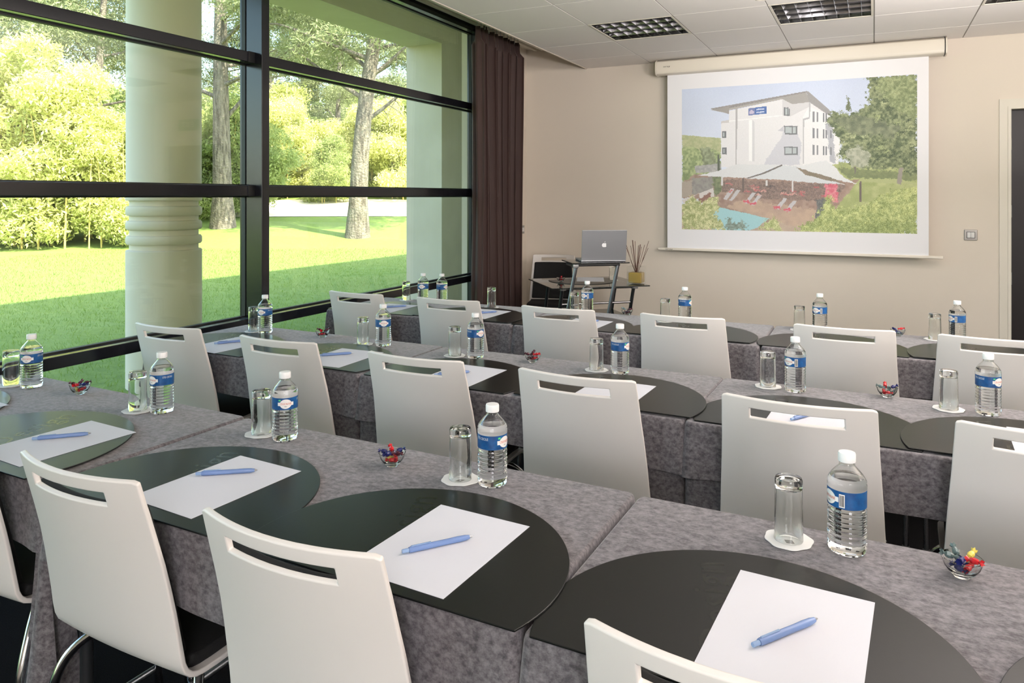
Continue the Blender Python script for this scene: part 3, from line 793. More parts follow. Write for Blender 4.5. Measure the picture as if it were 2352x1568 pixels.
def along(prof, seg=16): return lathe(bmesh.new(), prof, seg, M=Matrix.Translation((0, 0, .0056)) @ Matrix.Rotation(PI/2, 4, 'Y'))
obj('barrel', along([(.0048, -.054), (.0055, -.05), (.0054, -.02), (.0051, .02), (.0055, .04), (.0050, .055), (.0035, .064)]), M_pen, pen0, 50)
obj('push_button', along([(.0032, -.067), (.0036, -.066), (.0036, -.0542)]), M_penlight, pen0, 50)
obj('tip', along([(.0032, .0641), (.0014, .069), (.0006, .071)]), M_steel, pen0, 50)
obj('clip', box(bmesh.new(), (-.05, -.0015, .0112), (-.012, .0015, .0124)), M_penlight, pen0)
fp = True
for i, (r, x, y, rz, k) in enumerate(PAP):
    o = pap0 if i == 0 else copy_tree(pap0)
    zt_ = .7512+.0036+(.0040 if k % 2 else 0)+.0004
    o.location = (x, y, zt_); o.rotation_euler = (0, 0, R_(rz))
    tag(o, f'blank white sheet of paper, {RN[r]}, {ORD[k]}', 'paper', 'sheets of paper on the desk mats')
    if PEN[i]:
        p = pen0 if fp else copy_tree(pen0); fp = False
        px, py, a = PEN[i]; p.location = (px, py, zt_+.0007); p.rotation_euler = (0, 0, R_(a))
        tag(p, f'translucent blue ballpoint pen on the paper, {RN[r]}, {ORD[k]}', 'pen', 'blue pens')

# ------------------------------------------------------------------ bottles
def bent(me_or_bm, r, a0, z0):
    bm = me_or_bm
    for v in bm.verts:
        a = a0+v.co.x/r; v.co = Vector((r*math.cos(a), r*math.sin(a), z0+v.co.y))
    return bm
def make_bottle():
    root = empty('water_bottle')
    prof = [(.012, .003), (.024, .0035), (.0285, .0), (.0315, .002), (.0332, .007), (.0336, .012)]
    z = .014
    while z < .076:
        prof += [(.0337, z), (.0337, z+.0035), (.0324, z+.0055), (.0324, z+.007)]; z += .0088
    prof += [(.0336, .078), (.0325, .081), (.0325, .083), (.0334, .0855), (.0334, .1185), (.0342, .1205), (.0342, .124), (.0330, .128), (.0336, .1305), (.0318, .1355), (.0270, .143), (.0200, .151), (.0145, .157), (.0128, .160), (.0128, .1645)]
    bm = bmesh.new(); lathe(bm, prof, 40)
    inner = [(.0001, .1375), (.0290, .1375), (.0262, .1425), (.0192, .1505), (.0136, .1568), (.0118, .160), (.0118, .1638), (.0001, .1638)]
    lathe(bm, inner, 40, flip=True)
    obj('body', bm, M_water, root, 38, recalc=False)
    bm = bmesh.new(); lathe(bm, [(.0145, .1585), (.0145, .1605), (.0135, .1606)], 32); obj('neck_ring', bm, M_thin, root, 40)
    bm = bmesh.new(); lathe(bm, [(.0150, .1648), (.0153, .166), (.0153, .178), (.0143, .1812), (.0001, .182)], 48, cap1=False); obj('cap', bm, M_cap, root, 50)
    bm = bmesh.new()
    lathe(bm, [(.0338, .0865), (.0338, .1178)], 64, cap0=False, cap1=False); nb_ = len(bm.faces)
    lathe(bm, [(.03352, .0865), (.03352, .1178)], 64, cap0=False, cap1=False, flip=True)
    bm.faces.ensure_lookup_table()
    for f_ in bm.faces[nb_:]: f_.material_index = 1
    lab = obj('label', bm, [M_label, M_badge], root, 50, recalc=False)
    r = .0340; zc = .102
    bm = bmesh.new(); vs = []
    outline = []
    for k in range(40):
        a = 2*PI*k/40; outline.append((.0158*math.cos(a), .0125*math.sin(a)))
    c = bm.verts.new((0, 0, 0)); vs = [bm.verts.new((x, y, 0)) for x, y in outline]; mid = [bm.verts.new((x*.5, y*.5, 0)) for x, y in outline]
    for k in range(40):
        j = (k+1) % 40; bm.faces.new((mid[k], vs[k], vs[j], mid[j])); bm.faces.new((c, mid[k], mid[j]))
    for sx in (-1, 1):
        for k in range(4):
            x0, x1 = sx*(.013+.002*k), sx*(.015+.002*k); v = [bm.verts.new(q) for q in ((x0, -.0045, 0), (x1, -.0045, 0), (x1, .0045, 0), (x0, .0045, 0))]
            bm.faces.new(v if sx > 0 else v[::-1])
    bm2 = bm.copy()
    obj('badge', bent(bm, r, 0, zc), M_badge, lab, 0); obj('badge', bent(bm2, r, PI, zc), M_badge, lab, 0)
    def txt(s, size, a0, zz, m, rr=.0342, sx=1.0):
        bm = bmesh.new(); bm.from_mesh(text_polys(s, size)); bmesh.ops.transform(bm, matrix=Matrix.Diagonal((sx, 1, 1, 1)), verts=bm.verts)
        obj('lettering', bent(bm, rr, a0, zz), m, lab, 0, recalc=False)
    for a_ in (0, PI):
        txt('CRISTALINE', .0072, a_, zc+.0003, M_orange, sx=.8)
        txt('50cl', .0045, a_, zc-.0065, M_ink, sx=.9)
    txt('STE CECILE', .0078, 1.45, zc+.008, M_badge, .0340, .80)
    def patch(w, h, a0, zz, m, name, rr=.0340, bars=False):
        bm = bmesh.new()
        if bars:
            x = -w/2+.001; q = random.Random(5)
            while x < w/2-.001:
                b = q.choice((.0004, .0007, .001)); box(bm, (x, -h*.42, 0), (x+b, h*.42, .00005)); x += b+q.choice((.0004, .0008))
        else:
            n = 6
            for k in range(n):
                v = [bm.verts.new(p) for p in ((-w/2+w*k/n, -h/2, 0), (-w/2+w*(k+1)/n, -h/2, 0), (-w/2+w*(k+1)/n, h/2, 0), (-w/2+w*k/n, h/2, 0))]; bm.faces.new(v)
            bmesh.ops.remove_doubles(bm, verts=bm.verts, dist=1e-6)
        obj(name, bent(bm, rr, a0, zz), m, lab, 0, recalc=False)
    patch(.010, .024, PI+.80, zc-.001, M_badge, 'barcode_patch'); patch(.010, .024, PI+.80, zc-.001, M_ink, 'barcode', .0341, True)
    for a_ in (0, PI): patch(.006, .004, a_-.47, zc+.010, M_green, 'green_mark')
    return root
bot0 = make_bottle()
# text runs counter-clockwise seen from above = left to right seen from outside
def look(x, y, off):   # label badge angle so that it points off radians to the right of the viewer's line
    return math.atan2(-y, -x)+off
BOT = [(0, -2.595, 1.538, -.45, 0), (0, -1.941, 1.536, -.95, 1), (0, -1.426, 1.511, .05, 2), (0, -.780, 1.484, .95-PI, 3), (0, -.045, 1.494, -1.05-PI, 4),
       (1, -2.622, 2.645, -.6, 0), (1, -1.931, 2.645, .1, 1), (1, -1.451, 2.613, .75-PI, 2), (1, -.845, 2.624, 1.1-PI, 3), (1, -.238, 2.640, -.7-PI, 4), (1, .308, 2.618, .95-PI, 5),
       (2, -2.490, 3.822, -.3, 0), (2, -2.373, 3.851, .95-PI, 0), (2, -1.438, 3.875, -.7-PI, 2), (2, -.885, 3.840, 1.3-PI, 3), (2, -.237, 3.874, -.6-PI, 4), (2, .338, 3.880, 2.2, 5)]
BL = {11: 'clear water bottle in the back row, left one of the pair by the window', 12: 'clear water bottle in the back row, right one of the pair by the window'}
for i, (r, x, y, off, k) in enumerate(BOT):
    o = bot0 if i == 0 else copy_tree(bot0)
    o.location = (x, y, .7516); o.rotation_euler = (0, 0, look(x, y, off))
    tag(o, BL.get(i, f'clear water bottle with blue label and white cap, {RN[r]}, {ORD[k]}'), 'bottle', 'water bottles on the tables')

# ------------------------------------------------------------------ tumblers and coasters
def make_tumbler():
    bm = bmesh.new()     # upside down: rim at z=0, thick base on top
    n = 40
    lathe(bm, [(.0262, 0), (.0265, .001), (.0258, .04), (.0250, .085), (.0246, .1), (.0250, .104), (.0250, .114), (.0236, .1175), (.0130, .1183)], n, cap0=False)
    lathe(bm, [(.0250, 0), (.0246, .001), (.0240, .04), (.0232, .085), (.0222, .097), (.0140, .099), (.0001, .0985)], n, cap0=False, cap1=False, flip=True)
    bm.verts.ensure_lookup_table()
    for i in range(n): bm.faces.new((bm.verts[i], bm.verts[9*n+i], bm.verts[9*n+(i+1) % n], bm.verts[(i+1) % n]))
    return obj('tumbler', bm, M_tumbler, None, 35)
def make_coaster():
    pts = []
    for k in range(64):
        a = 2*PI*k/64; r = .0435+.0012*math.cos(8*a)-.0012*math.cos(3*a+1); pts.append((r*math.cos(a), r*math.sin(a)))
    bm = bmesh.new(); prism(bm, pts, 0, .0012); o = obj('coaster', bm, M_coaster)
    obj('logo', box(bm := bmesh.new(), (-.012, -.008, .0012), (.008, .006, .00135)), M_greyink, o)
    return o
tum0, coa0 = make_tumbler(), make_coaster()
TUM = [(0, -2.690, 1.525, 0), (0, -2.020, 1.513, 1), (0, -1.516, 1.516, 2), (0, -.859, 1.475, 3), (0, -.146, 1.490, 4),
       (1, -2.701, 2.651, 0), (1, -2.029, 2.630, 1), (1, -1.546, 2.610, 2), (1, -.939, 2.630, 3), (1, -.328, 2.662, 4), (1, .206, 2.624, 5),
       (2, -2.648, 3.870, 0), (2, -2.022, 3.836, 1), (2, -1.505, 3.850, 2), (2, -.982, 3.816, 3), (2, -.328, 3.853, 4), (2, .249, 3.872, 5)]
for i, (r, x, y, k) in enumerate(TUM+[(3, -1.838, 5.52, 0)]):
    a = tum0 if i == 0 else tum0.copy(); b = coa0 if i == 0 else copy_tree(coa0)
    if i: C.objects.link(a)
    z = .7514 if r < 3 else .7505
    b.location = (x, y, z); b.rotation_euler = (0, 0, .4+i*.37); a.location = (x, y, z+.0015); a.rotation_euler = (0, 0, i)
    w = f'{RN[r]}, {ORD[k]}' if r < 3 else 'on the glass desk under the laptop shelf'
    tag(a, f'clear tumbler turned upside down, {w}', 'glass', 'upturned tumblers'); tag(b, f'white scalloped paper coaster under a tumbler, {w}', 'coaster', 'paper coasters')

# ------------------------------------------------------------------ sweets in bowls
def make_bowl():
    bm = bmesh.new(); n = 32
    lathe(bm, [(.013, 0), (.014, .002), (.021, .008), (.028, .018), (.0318, .030), (.0325, .032)], n, cap0=True, cap1=False)
    lathe(bm, [(.0308, .0322), (.0300, .030), (.0262, .018), (.0192, .010), (.010, .0055), (.0001, .005)], n, cap0=False, cap1=False, flip=True)
    bm.verts.ensure_lookup_table()
    for i in range(n): bm.faces.new((bm.verts[5*n+i], bm.verts[5*n+(i+1) % n], bm.verts[6*n+(i+1) % n], bm.verts[6*n+i]))
    return obj('sweet_bowl', bm, M_tumbler, None, 40)
def make_sweet(m):
    bm = bmesh.new(); Mx = Matrix.Rotation(PI/2, 4, 'Y')
    lathe(bm, [(.0012, -.0075), (.0045, -.006), (.0058, 0), (.0045, .006), (.0012, .0075)], 10, M=Mx)
    for s in (-1, 1):      # twisted, pleated wrapper ends
        prev = None; c = bm.verts.new((s*.0065, 0, 0)); ring = []
        for k in range(12):
            a = 2*PI*k/12; rr = .0062; ring.append(bm.verts.new((s*(.0135+(.0018 if k % 2 else -.001)), rr*math.cos(a)*(1 if k % 2 else .75), rr*math.sin(a)*(1 if k % 2 else .75))))
        for k in range(12): bm.faces.new((c, ring[k], ring[(k+1) % 12]))
    return obj('wrapped_sweet', bm, m, None, 0)
bowl0 = make_bowl()
SW = [('red', M_red), ('dark blue', M_navy), ('yellow', M_yellow), ('grey-green', M_teal), ('dark purple', M_wrap)]
sweets = [make_sweet(m) for _, m in SW]; used = [False]*5
BOWLS = [(0, -2.361, 1.556, 'front row, nearest the window', (0, 1, 2, 4, 0, 1, 4, 4)), (0, -1.051, 1.476, 'front row, on the middle table', (0, 2, 0, 1, 4, 1, 0, 1)), (0, .136, 1.479, 'front row, at far right', (1, 1, 0, 0, 2, 3, 3, 1)),
         (1, -2.297, 2.677, 'middle row, nearest the window', (4, 0, 4, 4, 0, 4)), (1, -1.21, 2.643, 'middle row, on the middle table', (4, 0, 4, 4, 0, 4)), (1, .038, 2.695, 'middle row, on the right-hand table', (0, 3, 0, 3, 3, 1, 0)),
         (2, -1.222, 3.918, 'back row, in front of the glass desk', (4, 1, 4, 3, 4)), (2, .100, 3.892, 'back row, on the right-hand table', (1, 1, 3, 1, 0)), (3, -2.147, 5.206, 'on the glass desk in the corner', (0, 4, 0, 4, 0))]
bs = random.Random(11)
for i, (r, x, y, w, cols) in enumerate(BOWLS):
    o = bowl0 if i == 0 else bowl0.copy()
    if i: C.objects.link(o)
    z = .7514 if r < 3 else .7545
    o.location = (x, y, z); tag(o, f'small glass bowl of wrapped sweets, {w}', 'bowl', 'glass bowls of sweets')
    n = len(cols)
    for k, ci in enumerate(cols):
        s = sweets[ci]
        if used[ci]: s = s.copy(); C.objects.link(s)
        used[ci] = True
        low = k < 3
        a = 2*PI*k/(3 if low else n-3)+i; rr = .009 if low else .0195; zz = .0165 if low else .034
        s.location = (x+rr*math.cos(a), y+rr*math.sin(a), z+zz)
        s.rotation_euler = Euler((bs.uniform(0, 3), bs.uniform(-.35, -.1) if not low else bs.uniform(-.2, .2), a+bs.uniform(-.4, .4)+(PI/2 if low else 0)))
        tag(s, f'{SW[ci][0]} wrapped sweet in the glass bowl, {w}', 'sweet', f'sweets in the bowl, {w}')

# ------------------------------------------------------------------ glass desk with its things
rz = math.atan2(.488, .578)
D0 = Vector((-2.06, 4.83, 0)); W2, D2 = .757, .634
dk = empty('glass_desk', D0, rz, 'small black glass desk with slanted metal legs in the corner', 'desk')
boxo('glass_top', (0, 0, .742), (W2, D2, .75), M_desk, dk, .002)
boxo('lower_shelf', (.12, .20, .50), (W2-.1, D2-.12, .506), M_desk, dk, .001)
for x in (.10, W2-.10):
    for y0 in (.07, .42):
        bm = bmesh.new(); tube(bm, [(x, y0, .735), (x, y0+.27-(.5 if y0 > .3 else 0)*0, .012)], .013, 12); obj('leg', bm, M_deskleg, dk, 50)
    bm = bmesh.new(); tube(bm, [(x, .04, .733), (x, D2-.04, .733)], .011, 10); obj('side_rail', bm, M_steel, dk, 50)
    bm = bmesh.new(); tube(bm, [(x, .12, .012), (x, D2+.12, .012)], .011, 10); obj('foot_rail', bm, M_deskleg, dk, 50)
for y, z, m in ((.07, .733, M_steel), (.17, .47, M_steel), (.115, .615, M_steel), (.42, .733, M_steel)):
    bm = bmesh.new(); tube(bm, [(.10, y, z), (W2-.10, y, z)], .008, 10); obj('cross_rail', bm, m, dk, 50)
for x in (.08, W2-.12): boxo('corner_clamp', (x, .045, .722), (x+.045, .09, .742), M_steel, dk, .003)
# desk mat, paper
bm = bmesh.new(); prism(bm, mat_outline(.26, .12), 0, .0026); o = obj('desk_mat', bm, M_mat)
o.location = (-2.04, 5.38, .7505); o.rotation_euler = (0, 0, rz+R_(8)+PI); tag(o, 'black desk mat lying on the glass desk', 'desk mat')
o = pap0.copy(); C.objects.link(o); o.location = (-2.00, 5.46, .7535); o.rotation_euler = (0, 0, rz+R_(-20)); tag(o, 'white sheet of paper on the glass desk', 'paper')
if 'group' in o: del o['group']
# laptop stand
st = empty('laptop_stand', (-1.78, 4.93, 0), rz+R_(-3), 'raised black shelf on slanted grey legs carrying the laptop', 'stand')
boxo('shelf', (-.17, -.05, .932), (.25, .25, .940), M_desk, st, .002)
boxo('shelf_frame', (-.15, -.045, .915), (.18, .20, .932), M_black, st, .004)
for x in (-.14, .165):
    bm = bmesh.new(); tube(bm, [(x, -.035, .918), (x-.17, .0, .012)], .013, 12); obj('leg', bm, M_deskleg, st, 50)
    bm = bmesh.new(); tube(bm, [(x, -.035, .915), (x, .20, .915)], .011, 10); obj('side_rail', bm, M_deskleg, st, 50)
    bm = bmesh.new(); tube(bm, [(x-.17, -.12, .012), (x-.17, .22, .012)], .012, 10); obj('foot_rail', bm, M_deskleg, st, 50)
boxo('shelf_clamp', (-.165, -.05, .905), (-.125, -.02, .93), M_steel, st, .003)
# laptop, lid toward the camera
lp = empty('laptop', (-1.72, 4.975, .9402), rz+R_(-8), 'open silver laptop with a white apple logo on its lid', 'laptop')
boxo('base', (-.162, .012, .001), (.162, .235, .014), M_alu, lp, .003)
boxo('keyboard', (-.14, .05, .0141), (.14, .16, .0150), M_black, lp)
boxo('trackpad', (-.05, .17, .0141), (.05, .23, .0146), M_steel, lp)
tilt = Matrix.Translation((0, .014, .012)) @ Matrix.Rotation(R_(8), 4, 'X')
lid = boxo('lid', (-.162, -.007, 0), (.162, 0, .218), M_alu, lp, .003, tilt)
boxo('display', (-.155, .0001, .008), (.155, .0008, .212), M_ink, lid, 0, tilt)
bm = bmesh.new(); pts = []
for k in range(40):       # apple outline with a bite on the right
    a = 2*PI*k/40; r = .0165*(1+.05*math.cos(2*a))
    x, y = r*1.0*math.cos(a), r*math.sin(a)
    y -= .0028*math.exp(-(x/.004)**2)*(1 if y > 0 else -.7)
    if math.hypot(x-.0205, y-.001) < .0088:
        v = Vector((x-.0205, y-.001)).normalized()*.0088; x, y = .0205+v.x, .001+v.y
    pts.append((x, y))
Lm = tilt @ Matrix.Translation((0, -.0078, .11)) @ UP
prism(bm, pts, 0, .0006, Lm)
prism(bm, [(.0005, .0185), (.001, .0225), (.0035, .026), (.0065, .0275), (.0065, .0235), (.004, .020)], 0, .0006, Lm)
obj('logo', bm, M_logo, lid)
# reed diffuser
rd = empty('reed_diffuser', (-1.605, 5.385, .7505), 0, 'square glass jar of golden oil with brown reeds on the desk', 'diffuser')
boxo('liquid', (-.05, -.05, .006), (.05, .05, .085), M_gold, rd, .008)
bm = bmesh.new(); box(bm, (-.058, -.058, 0), (.058, .058, .13)); obj('jar', bm, M_thin, rd)
q = random.Random(4)
for k in range(16):
    a = 2*PI*k/16+q.uniform(-.2, .2); s = q.uniform(.02, .14); h = q.uniform(.27, .33)
    bm = bmesh.new(); tube(bm, [(-.02*math.cos(a), -.02*math.sin(a), .02), (s*.45*math.cos(a), s*.45*math.sin(a), .16), (s*math.cos(a), s*math.sin(a), h)], .0017, 6); obj('reed', bm, M_reed, rd)

# ------------------------------------------------------------------ outside: portico
PXo, PXi, PY0 = -5.10, -4.60, 7.46
bm = bmesh.new(); box(bm, (PXo, PY0, -.3), (PXi, 12.5, 3.22)); tag(obj('pier_wall', bm, M_conc), kind='structure')
struct('portico_beam', (PXo, -8, 3.22), (PXi, 12.5, 3.95), M_conc)
struct('portico_roof', (PXo-.1, -8, 3.95), (XW-.12, 12.5, 4.15), M_conc)
struct('facade_upper', (XW-.14, -8, 2.95), (8, 14, 9.3), M_facade)
struct('facade_end', (XW-.14, YB+.2, -.3), (8, 14, 2.95), M_facade)
struct('facade_side', (XR+.2, -8, -.3), (8, YB+.2, 2.95), M_facade)
struct('facade_rear', (XW-.14, -8, -.3), (XR+.2, YF-.2, 2.95), M_facade)
bm = bmesh.new()
prof = [(.265, -.3), (.265, .998), (.259, 1.004), (.240, 1.008), (.240, 1.046)]
for z0, z1 in ((1.048, 1.110), (1.157, 1.222), (1.262, 1.330)):
    prof += [(.256, z0), (.265, z0+.012), (.265, z1-.014), (.256, z1), (.240, z1+.004), (.240, z1+.042)]
prof += [(.262, 1.374), (.265, 1.38), (.265, 1.41), (.262, 1.414), (.262, 3.22)]
lathe(bm, prof, 64)
o = obj('column', bm, M_conc2, None, 40); o.location = (-4.85, 3.86, 0); tag(o, kind='structure')

# ------------------------------------------------------------------ outside: terrain
def gz(x, y):
    d = .45*(-x)+.9*y
    return -.02+max(0, d-20)*.1 if d > 20 else -.02
bm = bmesh.new(); xs = np.concatenate([np.linspace(-70, -22, 25), np.linspace(-21, -3.16, 40)]); ys = np.linspace(-25, 70, 96)
vs = [[bm.verts.new((x, y, gz(x, y))) for x in xs] for y in ys]
for a, b in zip(vs, vs[1:]):
    for j in range(len(xs)-1): bm.faces.new((a[j], a[j+1], b[j+1], b[j]))
tag(obj('ground_lawn', bm, M_lawn, None, 60), kind='structure')
# pale gravel track behind the big pine
bm = bmesh.new(); prev = None
for k in range(30):
    t = k/29; d = 26.3+1.5*math.sin(t*4)*.4
    ax, ay = -30+t*34, 0
    # a band following the slope, .45*(-x)+.9*y = d .. d+6
    x = -26+t*26; y0 = (d+.45*x)/.9; y1 = (d+5.5+.6*math.sin(t*9)+.45*x)/.9
    cur = [bm.verts.new((x, y, gz(x, y)+.02)) for y in (y0, (y0*2+y1)/3, (y0+2*y1)/3, y1)]
    if prev:
        for a in range(3): bm.faces.new((prev[a], cur[a], cur[a+1], prev[a+1]))
    prev = cur
tag(obj('gravel_path', bm, M_gravel, None, 60), kind='structure')
# grass blades
ng = 110000; g = np.random.RandomState(5)
gxs = -3.3-g.rand(ng)**1.3*15; gys = g.rand(ng)*20-.5
keep = (np.hypot(gxs+4.85, gys-3.86) > .3) & ~((gxs > PXo-.03) & (gxs < PXi+.03) & (gys > PY0-.03)); gxs, gys = gxs[keep], gys[keep]; ng = len(gxs)
ang = g.rand(ng)*2*PI; hh = .026+g.rand(ng)*.026; wd = .002+g.rand(ng)*.003
bx, by = np.cos(ang)*wd, np.sin(ang)*wd; lx, ly = (g.rand(ng)-.5)*.06, (g.rand(ng)-.5)*.06; z0 = np.full(ng, -.03)
V = np.stack([np.stack([gxs-bx, gys-by, z0], 1), np.stack([gxs+bx, gys+by, z0], 1), np.stack([gxs+lx+bx*.25, gys+ly+by*.25, z0+hh], 1), np.stack([gxs+lx-bx*.25, gys+ly-by*.25, z0+hh], 1)], 1).reshape(-1, 3)
o = mesh_obj('grass', np_mesh('grass', V, np.arange(ng*4).reshape(-1, 4)), M_blade); tag(o, 'short green lawn grass outside the window', 'grass', kind='stuff')

# ------------------------------------------------------------------ trees and shrubs
def leaves(name, blobs, n, size, seed, asp=.5, droop=0):
    g = np.random.RandomState(seed); B = np.array(blobs, float)     # x,y,z,rx,ry,rz
    w = (B[:, 3]*B[:, 4]*B[:, 5])**.66; w /= w.sum(); idx = g.choice(len(B), n, p=w)
    d = g.normal(size=(n, 3)); d /= np.linalg.norm(d, axis=1)[:, None]; rr = (.45+.55*g.rand(n)**.5)[:, None]
    # cluster into tufts
    p = B[idx, :3]+d*rr*B[idx, 3:]
    nt_ = max(1, n//14); tid = g.randint(0, nt_, n); p = p[tid]+g.normal(size=(n, 3))*size*1.5
    a = g.normal(size=(n, 3)); a[:, 2] -= droop; a /= np.linalg.norm(a, axis=1)[:, None]
    b = np.cross(a, g.normal(size=(n, 3))); b /= np.linalg.norm(b, axis=1)[:, None]
    s = (size*(.6+.8*g.rand(n)))[:, None]
    V = np.stack([p-a*s, p+b*s*asp, p+a*s, p-b*s*asp], 1).reshape(-1, 3)
    return np_mesh(name, V, np.arange(n*4).reshape(-1, 4))
def pine_parts(root, h, r, lean, seed, nleaf, crown0, spread, branches=(), thin=1):
    q = random.Random(seed)
    pts = [(lean[0]*t*t+.04*math.sin(t*5+seed), lean[1]*t*t+.04*math.cos(t*4+seed)-.04, -.2+h*t) for t in [k/10 for k in range(11)]]
    rad = [r*(1.35 if k == 0 else 1.0-.075*k) for k in range(11)]
    bm = bmesh.new(); tube(bm, pts, rad, 16); obj('trunk', bm, M_bark, root, 60)
    blobs = []
    def at(z): t = z/h; return Vector((lean[0]*t*t+.04*math.sin(t*5+seed), lean[1]*t*t+.04*math.cos(t*4+seed)-.04, z))
    nb = 11
    for k in range(nb):
        z = crown0+(h-crown0)*(k/(nb-1))**1.1*.95; a = q.uniform(0, 2*PI); L = spread*(1-.5*(z-crown0)/(h-crown0))*q.uniform(.75, 1.1)
        branches_ = (z, a, L); b = at(z); d = Vector((math.cos(a), math.sin(a), 0))
        path = [b, b+d*L*.35+Vector((0, 0, L*.10)), b+d*L*.7+Vector((0, 0, L*.22)), b+d*L+Vector((0, 0, L*.2))]
        bm = bmesh.new(); tube(bm, smoothpath(path, 4), [.2*r*(1-.9*i/12)+.008 for i in range(13)], 7)
        for m in range(4):
            s0 = path[1+m % 2].lerp(path[2], q.random()); e = s0+d*q.uniform(.2, .8)+Vector((q.uniform(-1, 1), q.uniform(-1, 1), q.uniform(-.5, .8)))
            tube(bm, [s0, (s0+e)/2+Vector((0, 0, .1)), e], [.02, .014, .006], 5)
            blobs.append((*e, .55, .55, .35))
        obj('branch', bm, M_bark, root, 60)
        for m in range(3):
            c = path[1].lerp(path[3], .3+.35*m); blobs.append((c.x+q.uniform(-.4, .4), c.y+q.uniform(-.4, .4), c.z+.1, L*.28+.2, L*.28+.2, .45))
    for (z, a, L, up) in branches:
        b = at(z); d = Vector((math.cos(a), math.sin(a), 0))
        path = smoothpath([b, b+d*L*.4+Vector((0, 0, up*.5)), b+d*L*.8+Vector((0, 0, up)), b+d*L*1.1+Vector((0, 0, up*.8))], 4)
        bm = bmesh.new(); tube(bm, path, [.075*(1-.9*i/len(path)) for i in range(len(path))], 8)
        for m in range(7):
            s0 = path[4+m % 8]; e = s0+d*q.uniform(0, .5)+Vector((q.uniform(-.5, .5), q.uniform(-.5, .5), q.uniform(-.9, .1)))
            tube(bm, [s0, (s0+e)/2+Vector((0, 0, .08)), e], [.016, .010, .005], 5)
        obj('branch', bm, M_bark, root, 60)
    o = mesh_obj('foliage', leaves('foliage', blobs, nleaf, .085, seed, .22), M_needle, root)
    return root
def polar(px, t):
    f = 1690; th = R_(26.2); u = (px-1176)/f; c, s = math.cos(th), math.sin(th)
    return (t*(u*c-s), t*(u*s+c))
pinesA = empty('pine_tree'); pine_parts(pinesA, 12.5, .30, (2.2, 1.1), 1, 36000, 5.6, 4.6, [(3.4, .5, 1.5, .9), (4.7, .42, 1.7, 1.1), (4.1, 3.5, 3.0, 1.6), (5.3, 3.7, 3.4, 1.0), (5.0, 3.2, 2.0, 1.3)])
pinesB = empty('pine_tree'); pine_parts(pinesB, 13, .33, (-.2, .3), 2, 36000, 4.6, 5.2, [(3.4, .6, 2.2, 2.2), (4.2, 3.0, 2.6, .8)])
pinesC = empty('pine_tree'); pine_parts(pinesC, 11, .22, (.3, .3), 3, 30000, 4.0, 4.2)
def put(proto, x, y, s, rz, label, cat, group, first=False):
    o = proto if first else copy_tree(proto)
    o.location = (x, y, gz(x, y)-.02); o.scale = (s, s, s); o.rotation_euler = (0, 0, rz); tag(o, label, cat, group); return o
G1 = 'pines on the lawn'
x, y = polar(820, 22); put(pinesA, x, y, 1, 0, 'tall pine with straight grey trunk seen through the right-hand window bay', 'tree', G1, True)
x, y = polar(512, 24); put(pinesB, x, y, 1, .3, 'thick forked pine trunk between the round column and the window mullion', 'tree', G1, True)
x, y = polar(222, 26); put(pinesC, x, y, 1, 0, 'slender pine behind the bright shrubs left of the round column', 'tree', G1, True)
for (px, t, p_, s, rz_, lb) in ((618, 42, pinesB, 1.0, 2, 'background pine just right of the window mullion'), (776, 40, pinesC, .9, 1, 'small distant pine beyond the gravel left of the big trunk'),
        (60, 30, pinesB, .9, 4, 'background pine at the far left above the shrubs'), (380, 33, pinesA, 1.0, 2.2, 'background pine hidden partly behind the round column'),
        (700, 46, pinesA, 1.0, 5, 'distant pine under the patch of bright sky'), (-120, 26, pinesA, .9, 1.3, 'pine beyond the left edge, its branches reaching in'),
        (150, 38, pinesA, 1.1, 3.3, 'distant pine in the left gap between shrubs'), (500, 44, pinesC, 1.1, 5.2, 'distant pine behind the forked trunk'), (850, 52, pinesB, 1.1, .4, 'farthest pine at the right, behind the tall trunk')):
    x, y = polar(px, t); put(p_, x, y, s, rz_, lb, 'tree', G1)

def shrub(name, seed, h, w, n, size, m, culms):
    root = empty(name); q = random.Random(seed)
    blobs = [(q.uniform(-w, w)*.55, q.uniform(-w, w)*.45, h*(.12+.8*k/13), w*(.62-.3*k/13)+.15, w*(.55-.25*k/13)+.15, h*.10) for k in range(14)]
    mesh_obj('foliage', leaves('foliage', blobs, n, size, seed, .34, .3), m, root)
    for k in range(culms):
        x, y = q.uniform(-w, w)*.6, q.uniform(-w, w)*.4; bm = bmesh.new()
        tube(bm, [(x, y, -.1), (x+q.uniform(-.15, .15), y, h*.4), (x+q.uniform(-.5, .5), y+.1, h*.8)], [.03, .025, .01], 6); obj('stem', bm, M_culm, root)
    return root
shA = shrub('bamboo_clump', 21, 5.4, 1.9, 36000, .072, M_leafA, 7)
shB = shrub('leafy_shrub', 22, 4.2, 1.9, 32000, .076, M_leafA, 3)
shC = shrub('leafy_shrub', 23, 4.6, 2.0, 32000, .076, M_leafB, 3)
G2 = 'shrubs along the edge of the lawn'
